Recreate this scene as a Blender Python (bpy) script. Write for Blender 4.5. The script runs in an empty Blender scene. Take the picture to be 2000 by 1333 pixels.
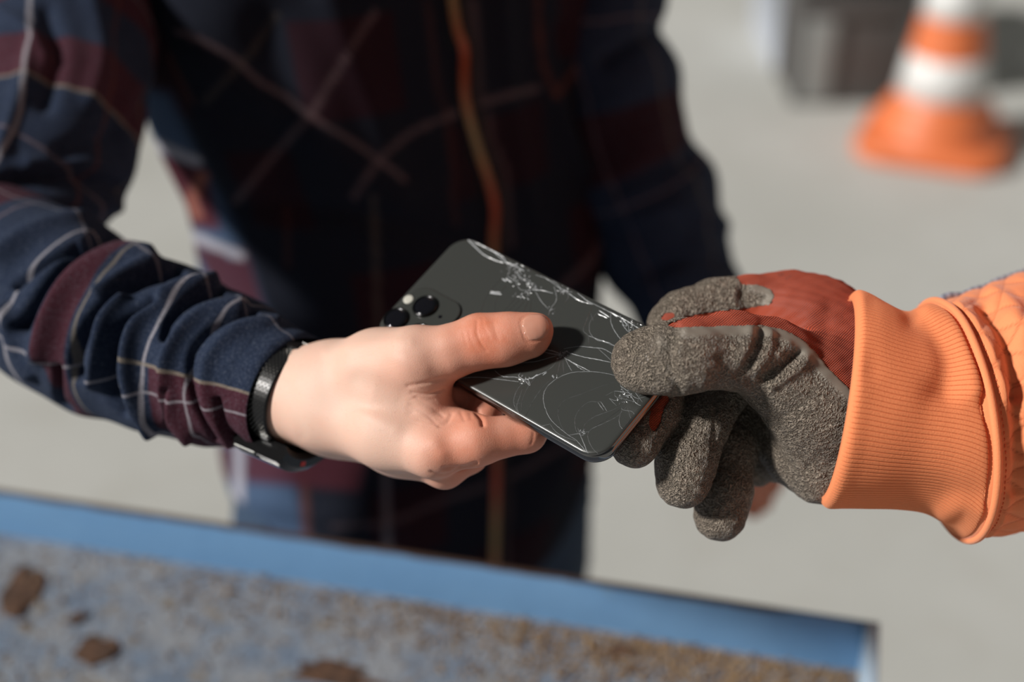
import bpy, bmesh, math, random
import numpy as np
from mathutils import Vector
sc = bpy.context.scene
COL = sc.collection
rng = np.random.default_rng(7)
random.seed(7)

# ------------------------------------------------------------------ camera, world, sun, exposure
CAM_H, PITCH, LENS = 1.6, math.radians(30), 50.0
FPX = 2000 * LENS / 36.0
cam = bpy.data.cameras.new('camera')
camo = bpy.data.objects.new('camera', cam)
COL.objects.link(camo)
camo.location = (0, 0, CAM_H)
camo.rotation_euler = (math.pi / 2 - PITCH, 0, 0)
cam.lens = LENS
cam.sensor_width = 36
cam.clip_start = 0.02
cam.dof.use_dof = True
cam.dof.focus_distance = 0.632
cam.dof.aperture_fstop = 3.1
sc.camera = camo

world = bpy.data.worlds.new('world')
sc.world = world
world.use_nodes = True
bg = world.node_tree.nodes['Background']
bg.inputs[0].default_value = (0.92, 0.97, 1.0, 1)
bg.inputs[1].default_value = 0.075

SUN_AZ, SUN_EL = math.radians(20), math.radians(33)
sun = bpy.data.lights.new('sun', 'SUN')
suno = bpy.data.objects.new('sun', sun)
COL.objects.link(suno)
sun.energy = 4.8
sun.color = (1.0, 0.965, 0.915)
sun.angle = math.radians(5)
Ld = Vector((-math.cos(SUN_EL) * math.cos(SUN_AZ), -math.cos(SUN_EL) * math.sin(SUN_AZ), math.sin(SUN_EL)))
suno.rotation_euler = Ld.to_track_quat('Z', 'Y').to_euler()
suno.location = (-3, -1.5, 3)

sc.view_settings.view_transform = 'Standard'
sc.view_settings.look = 'None'
sc.view_settings.gamma = 1
sc.view_settings.use_curve_mapping = False
sc.view_settings.exposure = 0.0

# ------------------------------------------------------------------ coordinate helpers
# "view space": millimetres, x right, y up, z away from the lens; used to measure the scene from the photograph
CP, SP = math.cos(PITCH), math.sin(PITCH)


def W(P):                                   # view mm -> world m
    P = np.asarray(P, float) / 1000
    x, y, z = P[..., 0], P[..., 1], P[..., 2]
    return np.stack([x, z * CP + y * SP, CAM_H - z * SP + y * CP], -1)


def V(Q):                                   # world m -> view mm
    Q = np.asarray(Q, float)
    x, y, z = Q[..., 0], Q[..., 1], Q[..., 2] - CAM_H
    return np.stack([x, y * SP + z * CP, y * CP - z * SP], -1) * 1000


def at(px, py, z):                          # photo pixel + depth -> view mm
    return np.array([(px - 1000) / FPX * z, -(py - 666.5) / FPX * z, z])


def pix(P):
    return np.stack([1000 + FPX * P[..., 0] / P[..., 2], 666.5 - FPX * P[..., 1] / P[..., 2]], -1)


def floor_at(px, py, z=0.0):                # photo pixel -> world point at height z
    d = W(at(px, py, 1000.0)) - np.array([0, 0, CAM_H])
    return np.array([0, 0, CAM_H]) + d * (z - CAM_H) / d[2]


def unit(v):
    v = np.asarray(v, float)
    return v / (np.linalg.norm(v, axis=-1, keepdims=True) + 1e-12)


def cr(pts, n):                             # Catmull-Rom through rows of pts, n samples, even in parameter
    pts = np.asarray(pts, float)
    m = len(pts)
    p = np.vstack([2 * pts[0] - pts[1], pts, 2 * pts[-1] - pts[-2]])
    t = np.linspace(0, m - 1, n)
    i = np.minimum(t.astype(int), m - 2)
    f = (t - i)[:, None]
    p0, p1, p2, p3 = p[i], p[i + 1], p[i + 2], p[i + 3]
    return 0.5 * (2 * p1 + (p2 - p0) * f + (2 * p0 - 5 * p1 + 4 * p2 - p3) * f ** 2 + (3 * p1 - p0 - 3 * p2 + p3) * f ** 3)


def even(pts, n):                           # resample polyline evenly in length
    pts = np.asarray(pts, float)
    s = np.r_[0, np.cumsum(np.linalg.norm(np.diff(pts, axis=0), axis=1))]
    t = np.linspace(0, s[-1], n)
    return np.stack([np.interp(t, s, pts[:, k]) for k in range(pts.shape[1])], 1)


def smooth01(x, a, b):
    t = np.clip((x - a) / (b - a), 0, 1)
    return t * t * (3 - 2 * t)


def poly_dist(q, pts):                      # distance of 2D points q to an open polyline
    best = np.full(len(q), 1e9)
    pts = np.asarray(pts, float)
    for a, b in zip(pts[:-1], pts[1:]):
        ab = b - a
        t = np.clip(((q - a) @ ab) / (ab @ ab + 1e-9), 0, 1)
        best = np.minimum(best, np.linalg.norm(q - a - t[:, None] * ab, axis=1))
    return best


def poly_sd(q, pts):                        # signed distance to closed polygon (negative inside)
    pts = np.asarray(pts, float)
    d = poly_dist(q, np.vstack([pts, pts[:1]]))
    ins = np.zeros(len(q), bool)
    for a, b in zip(pts, np.roll(pts, -1, 0)):
        c = (a[1] > q[:, 1]) != (b[1] > q[:, 1])
        xx = (b[0] - a[0]) * (q[:, 1] - a[1]) / (b[1] - a[1] + 1e-12) + a[0]
        ins ^= c & (q[:, 0] < xx)
    return np.where(ins, -d, d)


# ------------------------------------------------------------------ object helpers
def link(name, me, mat=None, parent=None, smooth=True):
    if mat is not None:
        for m_ in (mat if isinstance(mat, (list, tuple)) else [mat]):
            me.materials.append(m_)
    o = bpy.data.objects.new(name, me)
    COL.objects.link(o)
    if smooth and len(me.polygons):
        me.polygons.foreach_set('use_smooth', np.ones(len(me.polygons), bool))
    if parent is not None:
        o.parent = parent
        o.matrix_parent_inverse = parent.matrix_basis.inverted()
    return o


def from_arrays(name, v, faces, mat=None, parent=None, smooth=True, world=False):
    """v in view mm unless world; faces an (n,4)/(n,3) array or list"""
    v = np.asarray(v, float)
    if not world:
        v = W(v)
    me = bpy.data.meshes.new(name)
    if isinstance(faces, np.ndarray):
        n, k = faces.shape
        me.vertices.add(len(v))
        me.vertices.foreach_set('co', v.astype(np.float32).ravel())
        me.loops.add(n * k)
        me.loops.foreach_set('vertex_index', faces.astype(np.int32).ravel())
        me.polygons.add(n)
        me.polygons.foreach_set('loop_start', np.arange(0, n * k, k, dtype=np.int32))
        me.polygons.foreach_set('loop_total', np.full(n, k, np.int32))
        me.update(calc_edges=True)
        me.validate()
    else:
        me.from_pydata(v.tolist(), [], faces)
    return link(name, me, mat, parent, smooth)


def set_uv(o, uv):                          # per-vertex uv
    me = o.data
    l = me.uv_layers.new(name='UVMap')
    idx = np.empty(len(me.loops), np.int32)
    me.loops.foreach_get('vertex_index', idx)
    l.data.foreach_set('uv', np.asarray(uv, np.float32)[idx].ravel())


def set_col(o, name, rgb):
    a = o.data.attributes.new(name, 'FLOAT_COLOR', 'POINT')
    c = np.ones((len(rgb), 4), np.float32)
    c[:, :3] = rgb
    a.data.foreach_set('color', c.ravel())


def set_val(o, name, val):
    a = o.data.attributes.new(name, 'FLOAT', 'POINT')
    a.data.foreach_set('value', np.asarray(val, np.float32))


def thing(name, label, cat, loc=(0, 0, 0), rotz=0, group=None):
    o = bpy.data.objects.new(name, None)
    COL.objects.link(o)
    o.location = loc
    o.rotation_euler = (0, 0, rotz)
    o['label'] = label
    o['category'] = cat
    if group:
        o['group'] = group
    return o


def bm_obj(name, bm, mat, parent=None, smooth=False, local=False):
    me = bpy.data.meshes.new(name)
    bm.normal_update()
    bm.to_mesh(me)
    bm.free()
    o = link(name, me, mat, None, smooth)
    if parent is not None:
        o.parent = parent
        if not local:
            o.matrix_parent_inverse = parent.matrix_basis.inverted()
    return o


def bm_box(bm, lo, hi, bev=0.0):
    r = bmesh.ops.create_cube(bm, size=1)
    vs = r['verts']
    for v in vs:
        for k in range(3):
            v.co[k] = lo[k] + (v.co[k] + .5) * (hi[k] - lo[k])
    if bev:
        es = list({e for v in vs for e in v.link_edges})
        bmesh.ops.bevel(bm, geom=es, offset=bev, segments=3, affect='EDGES', profile=.5)


def normals(v, f):
    n = np.zeros_like(v)
    a, b, c = v[f[:, 0]], v[f[:, 1]], v[f[:, 2]]
    d = v[f[:, 3]] if f.shape[1] == 4 else c
    fn = np.cross(c - a, d - b) if f.shape[1] == 4 else np.cross(b - a, c - a)
    for k in range(f.shape[1]):
        for j in range(3):
            n[:, j] += np.bincount(f[:, k], fn[:, j], len(v))
    return unit(n)


def fold(v, n, lines, face=(0.05, 0.35)):
    """real relief: move surface points along their normals near fold lines measured from the photo (px), on the side facing them"""
    q = pix(v)
    fac = smooth01((-unit(v) * n).sum(1), *face)
    out = np.zeros(len(v))
    for pts, wid, amp in lines:
        pts = np.asarray(pts, float)
        if len(pts) > 2:
            pts = cr(pts, 6 * len(pts))
        lo, hi = pts.min(0) - 3 * wid, pts.max(0) + 3 * wid
        m = np.where(((q > lo) & (q < hi)).all(1) & (fac > 0))[0]
        if len(m) == 0:
            continue
        d = poly_dist(q[m], pts)
        out[m] += amp * np.exp(-(d / wid) ** 2)
    return v + n * (out * fac)[:, None]


# ------------------------------------------------------------------ signed-distance modelling
class Grid:
    def __init__(s, lo, hi, h):
        s.lo, s.h = np.array(lo, float), h
        s.n = np.ceil((np.array(hi) - s.lo) / h).astype(int) + 1
        s.ax = [s.lo[k] + h * np.arange(s.n[k]) for k in range(3)]

    def new(s):
        return np.full(s.n, 60.0, np.float32)

    def sl(s, lo, hi):
        i0 = np.clip(np.floor((lo - s.lo) / s.h).astype(int), 0, s.n)
        i1 = np.clip(np.ceil((hi - s.lo) / s.h).astype(int) + 1, 0, s.n)
        return tuple(slice(a, b) for a, b in zip(i0, i1))

    def pts(s, sl):
        return [s.ax[0][sl[0]][:, None, None].astype(np.float32), s.ax[1][sl[1]][None, :, None].astype(np.float32), s.ax[2][sl[2]][None, None, :].astype(np.float32)]

    def cone(s, D, a, b, ra, rb, k=4.0):
        a, b = np.asarray(a, float), np.asarray(b, float)
        m = max(ra, rb) + k + 6
        sl = s.sl(np.minimum(a, b) - m, np.maximum(a, b) + m)
        x, y, z = s.pts(sl)
        if 0 in D[sl].shape:
            return
        ab = b - a
        L = ab @ ab + 1e-9
        t = np.clip(((x - a[0]) * ab[0] + (y - a[1]) * ab[1] + (z - a[2]) * ab[2]) / L, 0, 1)
        d = np.sqrt((x - a[0] - t * ab[0]) ** 2 + (y - a[1] - t * ab[1]) ** 2 + (z - a[2] - t * ab[2]) ** 2) - (ra + t * (rb - ra))
        D[sl] = smin(D[sl], d, k)

    def chain(s, D, pts, k=4.0):            # pts: rows (x,y,z,r)
        for p, q in zip(pts[:-1], pts[1:]):
            s.cone(D, p[:3], q[:3], p[3], q[3], k)

    def ell(s, D, c, r, k=4.0, sign=1):
        c, r = np.asarray(c, float), np.asarray(r, float)
        sl = s.sl(c - r - k - 6, c + r + k + 6)
        x, y, z = s.pts(sl)
        q = np.sqrt(((x - c[0]) / r[0]) ** 2 + ((y - c[1]) / r[1]) ** 2 + ((z - c[2]) / r[2]) ** 2)
        D[sl] = smin(D[sl], (q - 1) * r.min(), k)

    def mesh(s, D, relax=2):
        return surface_nets(D, s.lo, s.h, relax)


def smin(a, b, k):
    h = np.clip(k - np.abs(a - b), 0, None) / k
    return np.minimum(a, b) - h * h * (k / 4)


def surface_nets(D, lo, h, relax=2):
    S = D < 0
    c = [S[i:S.shape[0] - 1 + i, j:S.shape[1] - 1 + j, k:S.shape[2] - 1 + k] for i in (0, 1) for j in (0, 1) for k in (0, 1)]
    cnt = sum(x.astype(np.int8) for x in c)
    act = (cnt > 0) & (cnt < 8)
    idx = np.argwhere(act)
    ids = np.full(act.shape, -1, np.int32)
    ids[act] = np.arange(len(idx))
    corners = np.array([(i, j, k) for i in (0, 1) for j in (0, 1) for k in (0, 1)])
    val = np.stack([D[idx[:, 0] + a, idx[:, 1] + b, idx[:, 2] + e] for a, b, e in corners], 1)
    acc = np.zeros((len(idx), 3))
    num = np.zeros(len(idx))
    for e0 in range(8):
        for e1 in range(e0 + 1, 8):
            if np.abs(corners[e0] - corners[e1]).sum() != 1:
                continue
            va, vb = val[:, e0], val[:, e1]
            m = (va < 0) != (vb < 0)
            t = va[m] / (va[m] - vb[m])
            acc[m] += corners[e0] + t[:, None] * (corners[e1] - corners[e0])
            num[m] += 1
    v = lo + h * (idx + acc / num[:, None])
    faces = []
    for ax in range(3):
        o1, o2 = [a for a in range(3) if a != ax]
        n = np.array(D.shape)
        a = np.take(S, range(n[ax] - 1), ax)
        b = np.take(S, range(1, n[ax]), ax)
        e = np.argwhere(a != b)
        e = e[(e[:, o1] > 0) & (e[:, o2] > 0) & (e[:, o1] < n[o1] - 1) & (e[:, o2] < n[o2] - 1)]
        ins = S[e[:, 0], e[:, 1], e[:, 2]]
        q = []
        for d1, d2 in ((1, 1), (0, 1), (0, 0), (1, 0)):
            g = e.copy()
            g[:, o1] -= d1
            g[:, o2] -= d2
            q.append(ids[g[:, 0], g[:, 1], g[:, 2]])
        q = np.stack(q, 1)
        flip = ins if ax != 1 else ~ins
        q[~flip] = q[~flip][:, ::-1]
        faces.append(q)
    f = np.vstack(faces)
    f = f[(f >= 0).all(1)]
    for it in range(relax):                 # light relaxation
        s_ = np.zeros_like(v)
        w_ = np.zeros(len(v))
        for k in range(4):
            i, j = f[:, k], f[:, (k + 1) % 4]
            for ax in range(3):
                s_[:, ax] += np.bincount(i, v[j, ax], len(v)) + np.bincount(j, v[i, ax], len(v))
            w_ += np.bincount(i, minlength=len(v)) + np.bincount(j, minlength=len(v))
        v = v * .4 + .6 * s_ / np.maximum(w_, 1)[:, None]
    return v, f


def band_cut(G, D, expand, fn):
    """solid: D grown by expand, cut by fn(view mm points)->signed mm (negative keeps)"""
    E = np.full(D.shape, 5.0, np.float32)
    m = np.abs(D) < expand + 4
    ii = np.argwhere(m)
    P = G.lo + G.h * ii
    r = fn(P)
    E[m] = np.maximum(D[m] - expand, r)
    E[(D < -3)] = np.maximum(E[D < -3], 0.5)
    core = m & (D < -2.2)
    E[core] = np.maximum(E[core], -(D[core] + 2.2))
    return E


# ------------------------------------------------------------------ loft
def loft(rings, nu, nv, tang=None, ref=(0, 0, -1)):
    """rings: rows (x,y,z,r[,ratio]) in view mm. Returns grid (nu,nv,3), arc length u (mm), angle v 0..1 (0 faces ref), tangents"""
    rings = np.asarray(rings, float)
    nr = rings.shape[1]
    full = rings if tang is None else np.hstack([rings, np.asarray(tang, float)])
    R = cr(full, nu * 3)
    s_ = np.r_[0, np.cumsum(np.linalg.norm(np.diff(R[:, :3], axis=0), axis=1))]
    R = np.stack([np.interp(np.linspace(0, s_[-1], nu), s_, R[:, k]) for k in range(R.shape[1])], 1)
    tg_ = R[:, nr:]
    R = R[:, :nr]
    c = R[:, :3]
    T = unit(np.gradient(c, axis=0))
    if tang is not None:
        T = unit(tg_)
    e = np.asarray(ref, float)
    N1 = unit(e - (T @ e)[:, None] * T)
    N2 = np.cross(T, N1)
    th = np.arange(nv) / nv * 2 * math.pi
    ratio = R[:, 4] if R.shape[1] > 4 else np.ones(nu)
    P = c[:, None] + R[:, 3][:, None, None] * (np.cos(th)[None, :, None] * N1[:, None] * ratio[:, None, None] + np.sin(th)[None, :, None] * N2[:, None])
    u = np.r_[0, np.cumsum(np.linalg.norm(np.diff(c, axis=0), axis=1))]
    return P, u, np.arange(nv) / nv, T


def grid_faces(nu, nv, wrap=True, flip=False):
    i = np.arange(nu - 1)[:, None]
    j = np.arange(nv if wrap else nv - 1)[None, :]
    j2 = (j + 1) % nv
    f = np.stack([np.broadcast_to(x, (nu - 1, j.shape[1])) for x in (i * nv + j, i * nv + j2, (i + 1) * nv + j2, (i + 1) * nv + j)], -1).reshape(-1, 4)
    return f[:, ::-1].copy() if flip else f.copy()


def tube(pts, r, nv=10, caps=True, closed=False):
    pts = np.asarray(pts, float)
    n = len(pts)
    r = np.broadcast_to(np.asarray(r, float), (n,))
    T = unit(np.gradient(pts, axis=0)) if not closed else unit(np.roll(pts, -1, 0) - np.roll(pts, 1, 0))
    up = np.array([0.13, 0.2, 0.97])
    N1 = unit(np.cross(T, up))
    N2 = np.cross(T, N1)
    th = np.arange(nv) / nv * 2 * math.pi
    P = pts[:, None] + r[:, None, None] * (np.cos(th)[None, :, None] * N1[:, None] + np.sin(th)[None, :, None] * N2[:, None])
    f = grid_faces(n, nv).tolist()
    if closed:
        b = (n - 1) * nv
        f += [[b + j, b + (j + 1) % nv, (j + 1) % nv, j] for j in range(nv)]
    elif caps:
        f += [list(range(nv))[::-1], [(n - 1) * nv + j for j in range(nv)]]
    return P.reshape(-1, 3), f


# ------------------------------------------------------------------ shader helpers
class NT:
    def __init__(s, name):
        s.m = bpy.data.materials.new(name)
        s.m.use_nodes = True
        s.t = s.m.node_tree
        s.b = s.t.nodes['Principled BSDF']

    def n(s, typ, ins=None, **kw):
        nd = s.t.nodes.new(typ)
        for k, v in kw.items():
            setattr(nd, k, v)
        for k, v in (ins or {}).items():
            s.put(nd.inputs[k], v)
        return nd

    def put(s, sock, v):
        if isinstance(v, bpy.types.NodeSocket):
            s.t.links.new(v, sock)
        elif isinstance(v, (tuple, list)) and len(v) == 3 and sock.type == 'RGBA':
            sock.default_value = (*v, 1)
        else:
            sock.default_value = v

    def set(s, **kw):
        for k, v in kw.items():
            s.put(s.b.inputs[k.replace('_', ' ')], v)

    def mth(s, op, a, b=0.0, c=0.0):
        return s.n('ShaderNodeMath', {0: a, 1: b, 2: c}, operation=op).outputs[0]

    def mix(s, f, a, b):
        nd = s.n('ShaderNodeMix', data_type='RGBA')
        s.put(nd.inputs[0], f)
        s.put(nd.inputs[6], a)
        s.put(nd.inputs[7], b)
        return nd.outputs[2]

    def step(s, v, a, b, lo=0.0, hi=1.0):
        return s.n('ShaderNodeMapRange', {0: v, 1: a, 2: b, 3: lo, 4: hi}, interpolation_type='SMOOTHSTEP').outputs[0]

    def noise(s, scale, detail=3, rough=.55, vec=None, dist=0.0):
        nd = s.n('ShaderNodeTexNoise', {'Scale': scale, 'Detail': detail, 'Roughness': rough, 'Distortion': dist})
        s.put(nd.inputs['Vector'], vec if vec is not None else s.obj())
        return nd.outputs[0]

    def obj(s):
        if not hasattr(s, '_o'):
            s._o = s.n('ShaderNodeTexCoord').outputs['Object']
        return s._o

    def uv(s):
        if not hasattr(s, '_u'):
            nd = s.n('ShaderNodeSeparateXYZ', {0: s.n('ShaderNodeTexCoord').outputs['UV']})
            s._u = nd.outputs[0], nd.outputs[1]
        return s._u

    def attr(s, name, fac=False):
        nd = s.n('ShaderNodeAttribute', attribute_name=name)
        return nd.outputs['Fac'] if fac else nd.outputs['Color']

    def bump(s, h, strength, dist):
        s.put(s.b.inputs['Normal'], s.n('ShaderNodeBump', {'Height': h, 'Strength': strength, 'Distance': dist}).outputs[0])


def plain(name, col, rough=.5, metal=0.0, **kw):
    t = NT(name)
    t.set(Base_Color=col, Roughness=rough, Metallic=metal, **kw)
    return t.m


def srgb(r, g, b):
    return tuple((c / 255 / 12.92) if c / 255 <= .04045 else ((c / 255 + .055) / 1.055) ** 2.4 for c in (r, g, b))


NAVY, NAVY2 = (0.025, 0.038, 0.074), (0.017, 0.025, 0.050)
MAROON = (0.070, 0.017, 0.025)
WHITE_T, TAN_T, PINK_T, RUST_T = (0.42, 0.40, 0.44), (0.30, 0.25, 0.19), (0.30, 0.21, 0.22), (0.16, 0.05, 0.03)


def plaid(name, blocks, urings, vlines):
    """woven flannel: colour blocks (u0,u1,v0,v1,col) and yarn lines at fixed u or v of the cloth; u in metres along, v 0..1 round"""
    t = NT(name)
    u, v = t.uv()
    wob = t.mth('MULTIPLY', t.mth('SUBTRACT', t.noise(25, 2), .5), .006)
    u2 = t.mth('ADD', u, wob)
    v2 = t.mth('ADD', v, t.mth('MULTIPLY', wob, 3.0))
    col = t.mix(t.noise(60, 3), NAVY, NAVY2)

    def box(x, a, b, w):
        return t.mth('MULTIPLY', t.step(x, a - w, a + w), t.step(x, b - w, b + w, 1, 0))
    for u0, u1, v0, v1, c in blocks:
        f = t.mth('MULTIPLY', box(u2, u0, u1, .0008), box(v2, v0, v1, .004))
        col = t.mix(t.mth('MULTIPLY', f, .9), col, c)
    # twill yarn dashes along the lines
    tw = t.step(t.mth('SINE', t.mth('MULTIPLY', t.mth('ADD', t.mth('MULTIPLY', v, .30), u), 5200)), -.6, .6, .45, 1)
    for u0, w, c, st in urings:
        f = t.step(t.mth('ABSOLUTE', t.mth('SUBTRACT', u2, u0)), w * .55, w, st, 0)
        col = t.mix(t.mth('MULTIPLY', f, tw), col, c)
    for ln_ in vlines:
        v0, w, c, st = ln_[:4]
        f = t.step(t.mth('ABSOLUTE', t.mth('SUBTRACT', v2, v0)), w * .55, w, st, 0)
        if len(ln_) > 4:
            f = t.mth('MULTIPLY', f, box(u2, ln_[4], ln_[5], .002))
        col = t.mix(t.mth('MULTIPLY', f, tw), col, c)
    fz = t.noise(750, 5, .75)
    col = t.mix(t.step(fz, .50, .66, 0, .55), col, t.mix(.55, col, (.16, .18, .22)))
    col = t.mix(t.step(fz, .36, .48, .65, 0), col, t.mix(.7, col, (.006, .007, .010)))
    t.set(Base_Color=col, Roughness=.95, Specular_IOR_Level=.1, Sheen_Weight=.05, Sheen_Roughness=.5)
    t.put(t.b.inputs['Sheen Tint'], (.5, .6, .8))
    t.bump(fz, .7, .0014)
    return t.m

# ------------------------------------------------------------------ setting: concrete floor
t = NT('concrete')
o_ = t.obj()
c = t.mix(t.step(t.noise(1.1, 4, .6), .3, .7), (.435, .437, .412), (.505, .505, .482))
c = t.mix(t.step(t.noise(7, 5, .65), .45, .75, 0, .35), c, (.40, .385, .35))
t.set(Base_Color=c, Roughness=.75, Specular_IOR_Level=.25)
t.bump(t.noise(120, 4, .7), .25, .004)
M_FLOOR = t.m
bm = bmesh.new()
bm_box(bm, (-6, -4, -.12), (7, 9, 0))
fl = bm_obj('floor', bm, M_FLOOR)
fl['kind'] = 'structure'
fl['label'] = 'pale grey concrete workshop floor'

M_WALL = plain('painted_wall', (.30, .30, .28), .9)
for nm_, lo_w, hi_w in (('wall_back', (-6, 9, 0), (7, 9.2, 5)), ('wall_right', (7, -4, 0), (7.2, 9.2, 5))):
    bm = bmesh.new()
    bm_box(bm, lo_w, hi_w)
    w_o = bm_obj(nm_, bm, M_WALL)
    w_o['kind'] = 'structure'

# ------------------------------------------------------------------ phone frame of reference (fitted to the four corners in the photo)
_R = np.array([[0.74699238, -0.62130171, 0.23661482], [0.40255496, 0.70593028, 0.58276234], [-0.52910481, -0.34006855, 0.77743262]])
_R[1] *= -1                                  # image y down -> view y up
PU, PVv, PN = _R[:, 0], _R[:, 1], -_R[:, 2]  # long axis, short axis, outward normal of the glass back
PO = np.array([6.013, 1.029, 664.258])       # centre of the back
PL, PW, PT = 144.0, 71.4, 8.3


def on_phone(px, py, off=0.0):               # point on the plane `off` mm above the phone's back
    d = at(px, py, 1.0)
    tt = ((PO + PN * off) @ PN) / (d @ PN)
    return d * tt


def ph(u, v, h=0.0):                         # phone coordinates: u -72..72 along, v -36..36 across, h above back
    return PO + np.asarray(u)[..., None] * PU + np.asarray(v)[..., None] * PVv + np.asarray(h)[..., None] * PN


def ph_uv(px, py):
    q = on_phone(px, py) - PO
    return np.array([q @ PU, q @ PVv])


def phone_sd(P):
    q = P - PO
    x, y, z = np.abs(q @ PU) - PL / 2 + 3, np.abs(q @ PVv) - PW / 2 + 3, np.abs(q @ PN + PT / 2) - PT / 2 + 3
    s = np.stack([x, y, z], -1)
    return np.linalg.norm(np.maximum(s, 0), axis=-1) + np.minimum(s.max(-1), 0) - 3


def clear_phone(G, D):                       # flesh flattens against the phone instead of entering it
    m = D < 4
    ii = np.argwhere(m)
    P = G.lo + G.h * ii
    D[m] = np.maximum(D[m], -(phone_sd(P) - .15))


# ------------------------------------------------------------------ workbench
BH = 0.907
pa, pb = floor_at(0, 960, .95), floor_at(1716, 1222, .95)
byaw = math.atan2(pb[1] - pa[1], pb[0] - pa[0])
bench = thing('workbench', 'blue painted metal workbench with a raised lip and rusty flaking top', 'workbench', (pb[0], pb[1], 0), byaw)
t = NT('blue_paint')
rn = t.noise(30, 5, .65)
c = t.mix(t.step(t.noise(5, 3), .35, .7), (.13, .275, .49), (.165, .325, .54))
c = t.mix(t.step(t.noise(14, 4), .66, .72, 0, .6), c, (.20, .27, .25))
edge = t.n('ShaderNodeSeparateXYZ', {0: o_ if False else t.obj()}).outputs[2]
c = t.mix(t.mth('MULTIPLY', t.step(t.mth('ADD', edge, t.mth('MULTIPLY', rn, .006)), .9485, .9515), t.step(t.n('ShaderNodeSeparateXYZ', {0: t.obj()}).outputs[0], -.075, -.05, 1, 0)), c, (.055, .030, .020))
t.set(Base_Color=c, Roughness=.42)
t.bump(t.noise(60, 3), .15, .003)
M_BLUE = t.m
M_BLUE_LIT = plain('sunlit_pale_blue', (.46, .60, .74), .3)  # paler copy of the blue: the end lip's sunlit gleam as colour
t = NT('worn_bench_top')
o2 = t.obj()
c = t.mix(t.step(t.noise(22, 5, .7), .35, .65), (.17, .225, .31), (.30, .32, .35))
c = t.mix(t.step(t.noise(34, 6, .7), .54, .68, 0, .75), c, (.27, .215, .14))
c = t.mix(t.step(t.noise(75, 5, .7), .58, .68, 0, .85), c, (.20, .13, .06))
c = t.mix(t.step(t.noise(9, 5, .6), .55, .72, 0, .75), c, (.34, .30, .26))
c = t.mix(t.step(t.noise(50, 4, .7), .66, .72, 0, .9), c, (.06, .05, .05))
t.set(Base_Color=c, Roughness=.8)
t.bump(t.noise(90, 6, .75), .9, .006)
M_TOP = t.m
bm = bmesh.new()
bm_box(bm, (-1.6, -.75, BH - .03), (0, 0, BH))
bm_obj('bench_top', bm, M_TOP, bench, local=True)


def lip(lo, hi, name='lip', mat=None):
    bm = bmesh.new()
    bm_box(bm, lo, hi, .0012)
    return bm_obj(name, bm, mat or M_BLUE, bench, True, local=True)


lip((-1.6, 0, BH - .05), (0.0, .0035, .95), 'back_lip')
lip((-.0085, -.75, BH - .05), (0.001, .0036, .9502), 'side_lip', M_BLUE_LIT)['label'] = 'end lip with its sunlit gleam painted in'
lip((-1.6, -.7545, BH - .05), (0, -.75, BH + .004), 'front_lip')
for x in (-1.54, -.06):
    for y in (-.69, -.06):
        bm = bmesh.new()
        bm_box(bm, (x - .03, y - .03, 0), (x + .03, y + .03, BH - .03), .004)
        bm_obj('leg', bm, M_BLUE, bench, True, local=True)
bm = bmesh.new()
bm_box(bm, (-1.56, -.70, .22), (-.04, -.05, .24), .003)
bm_obj('lower_shelf', bm, M_BLUE, bench, local=True)

# rust: lifted flakes at the dark brown spots, and loose crumbs
t = NT('rust_flake')
c = t.mix(t.step(t.noise(120, 4), .35, .65), (.05, .026, .016), (.13, .066, .036))
t.set(Base_Color=c, Roughness=.9)
t.bump(t.noise(300, 4, .7), .8, .003)
M_RUST = t.m
bi = bench.matrix_basis.inverted()
from mathutils import Matrix
bmat = Matrix.Translation((pb[0], pb[1], 0)) @ Matrix.Rotation(byaw, 4, 'Z')
binv = bmat.inverted()


def bench_local(px, py):
    return binv @ Vector(floor_at(px, py, BH))


def flake(px, py, rx, ry, ang, seed):
    g = np.random.default_rng(seed)
    c0 = bench_local(px, py)
    bm = bmesh.new()
    n = 14
    a = np.arange(n) / n * 2 * math.pi
    rr = 1 + g.normal(0, .16, n)
    lo, hi = [], []
    for k in range(n):
        x, y = rx * rr[k] * math.cos(a[k]), ry * rr[k] * math.sin(a[k])
        X, Y = x * math.cos(ang) - y * math.sin(ang), x * math.sin(ang) + y * math.cos(ang)
        lo.append(bm.verts.new((c0.x + X, c0.y + Y, BH - .001)))
        hi.append(bm.verts.new((c0.x + X * .93, c0.y + Y * .93, BH + .0012 + abs(g.normal(0, .0012)))))
    top = bm.verts.new((c0.x, c0.y, BH + .0022))
    for k in range(n):
        j = (k + 1) % n
        bm.faces.new((lo[k], lo[j], hi[j], hi[k]))
        bm.faces.new((hi[k], hi[j], top))
    bm_obj('rust_flake', bm, M_RUST, bench, local=True)


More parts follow.
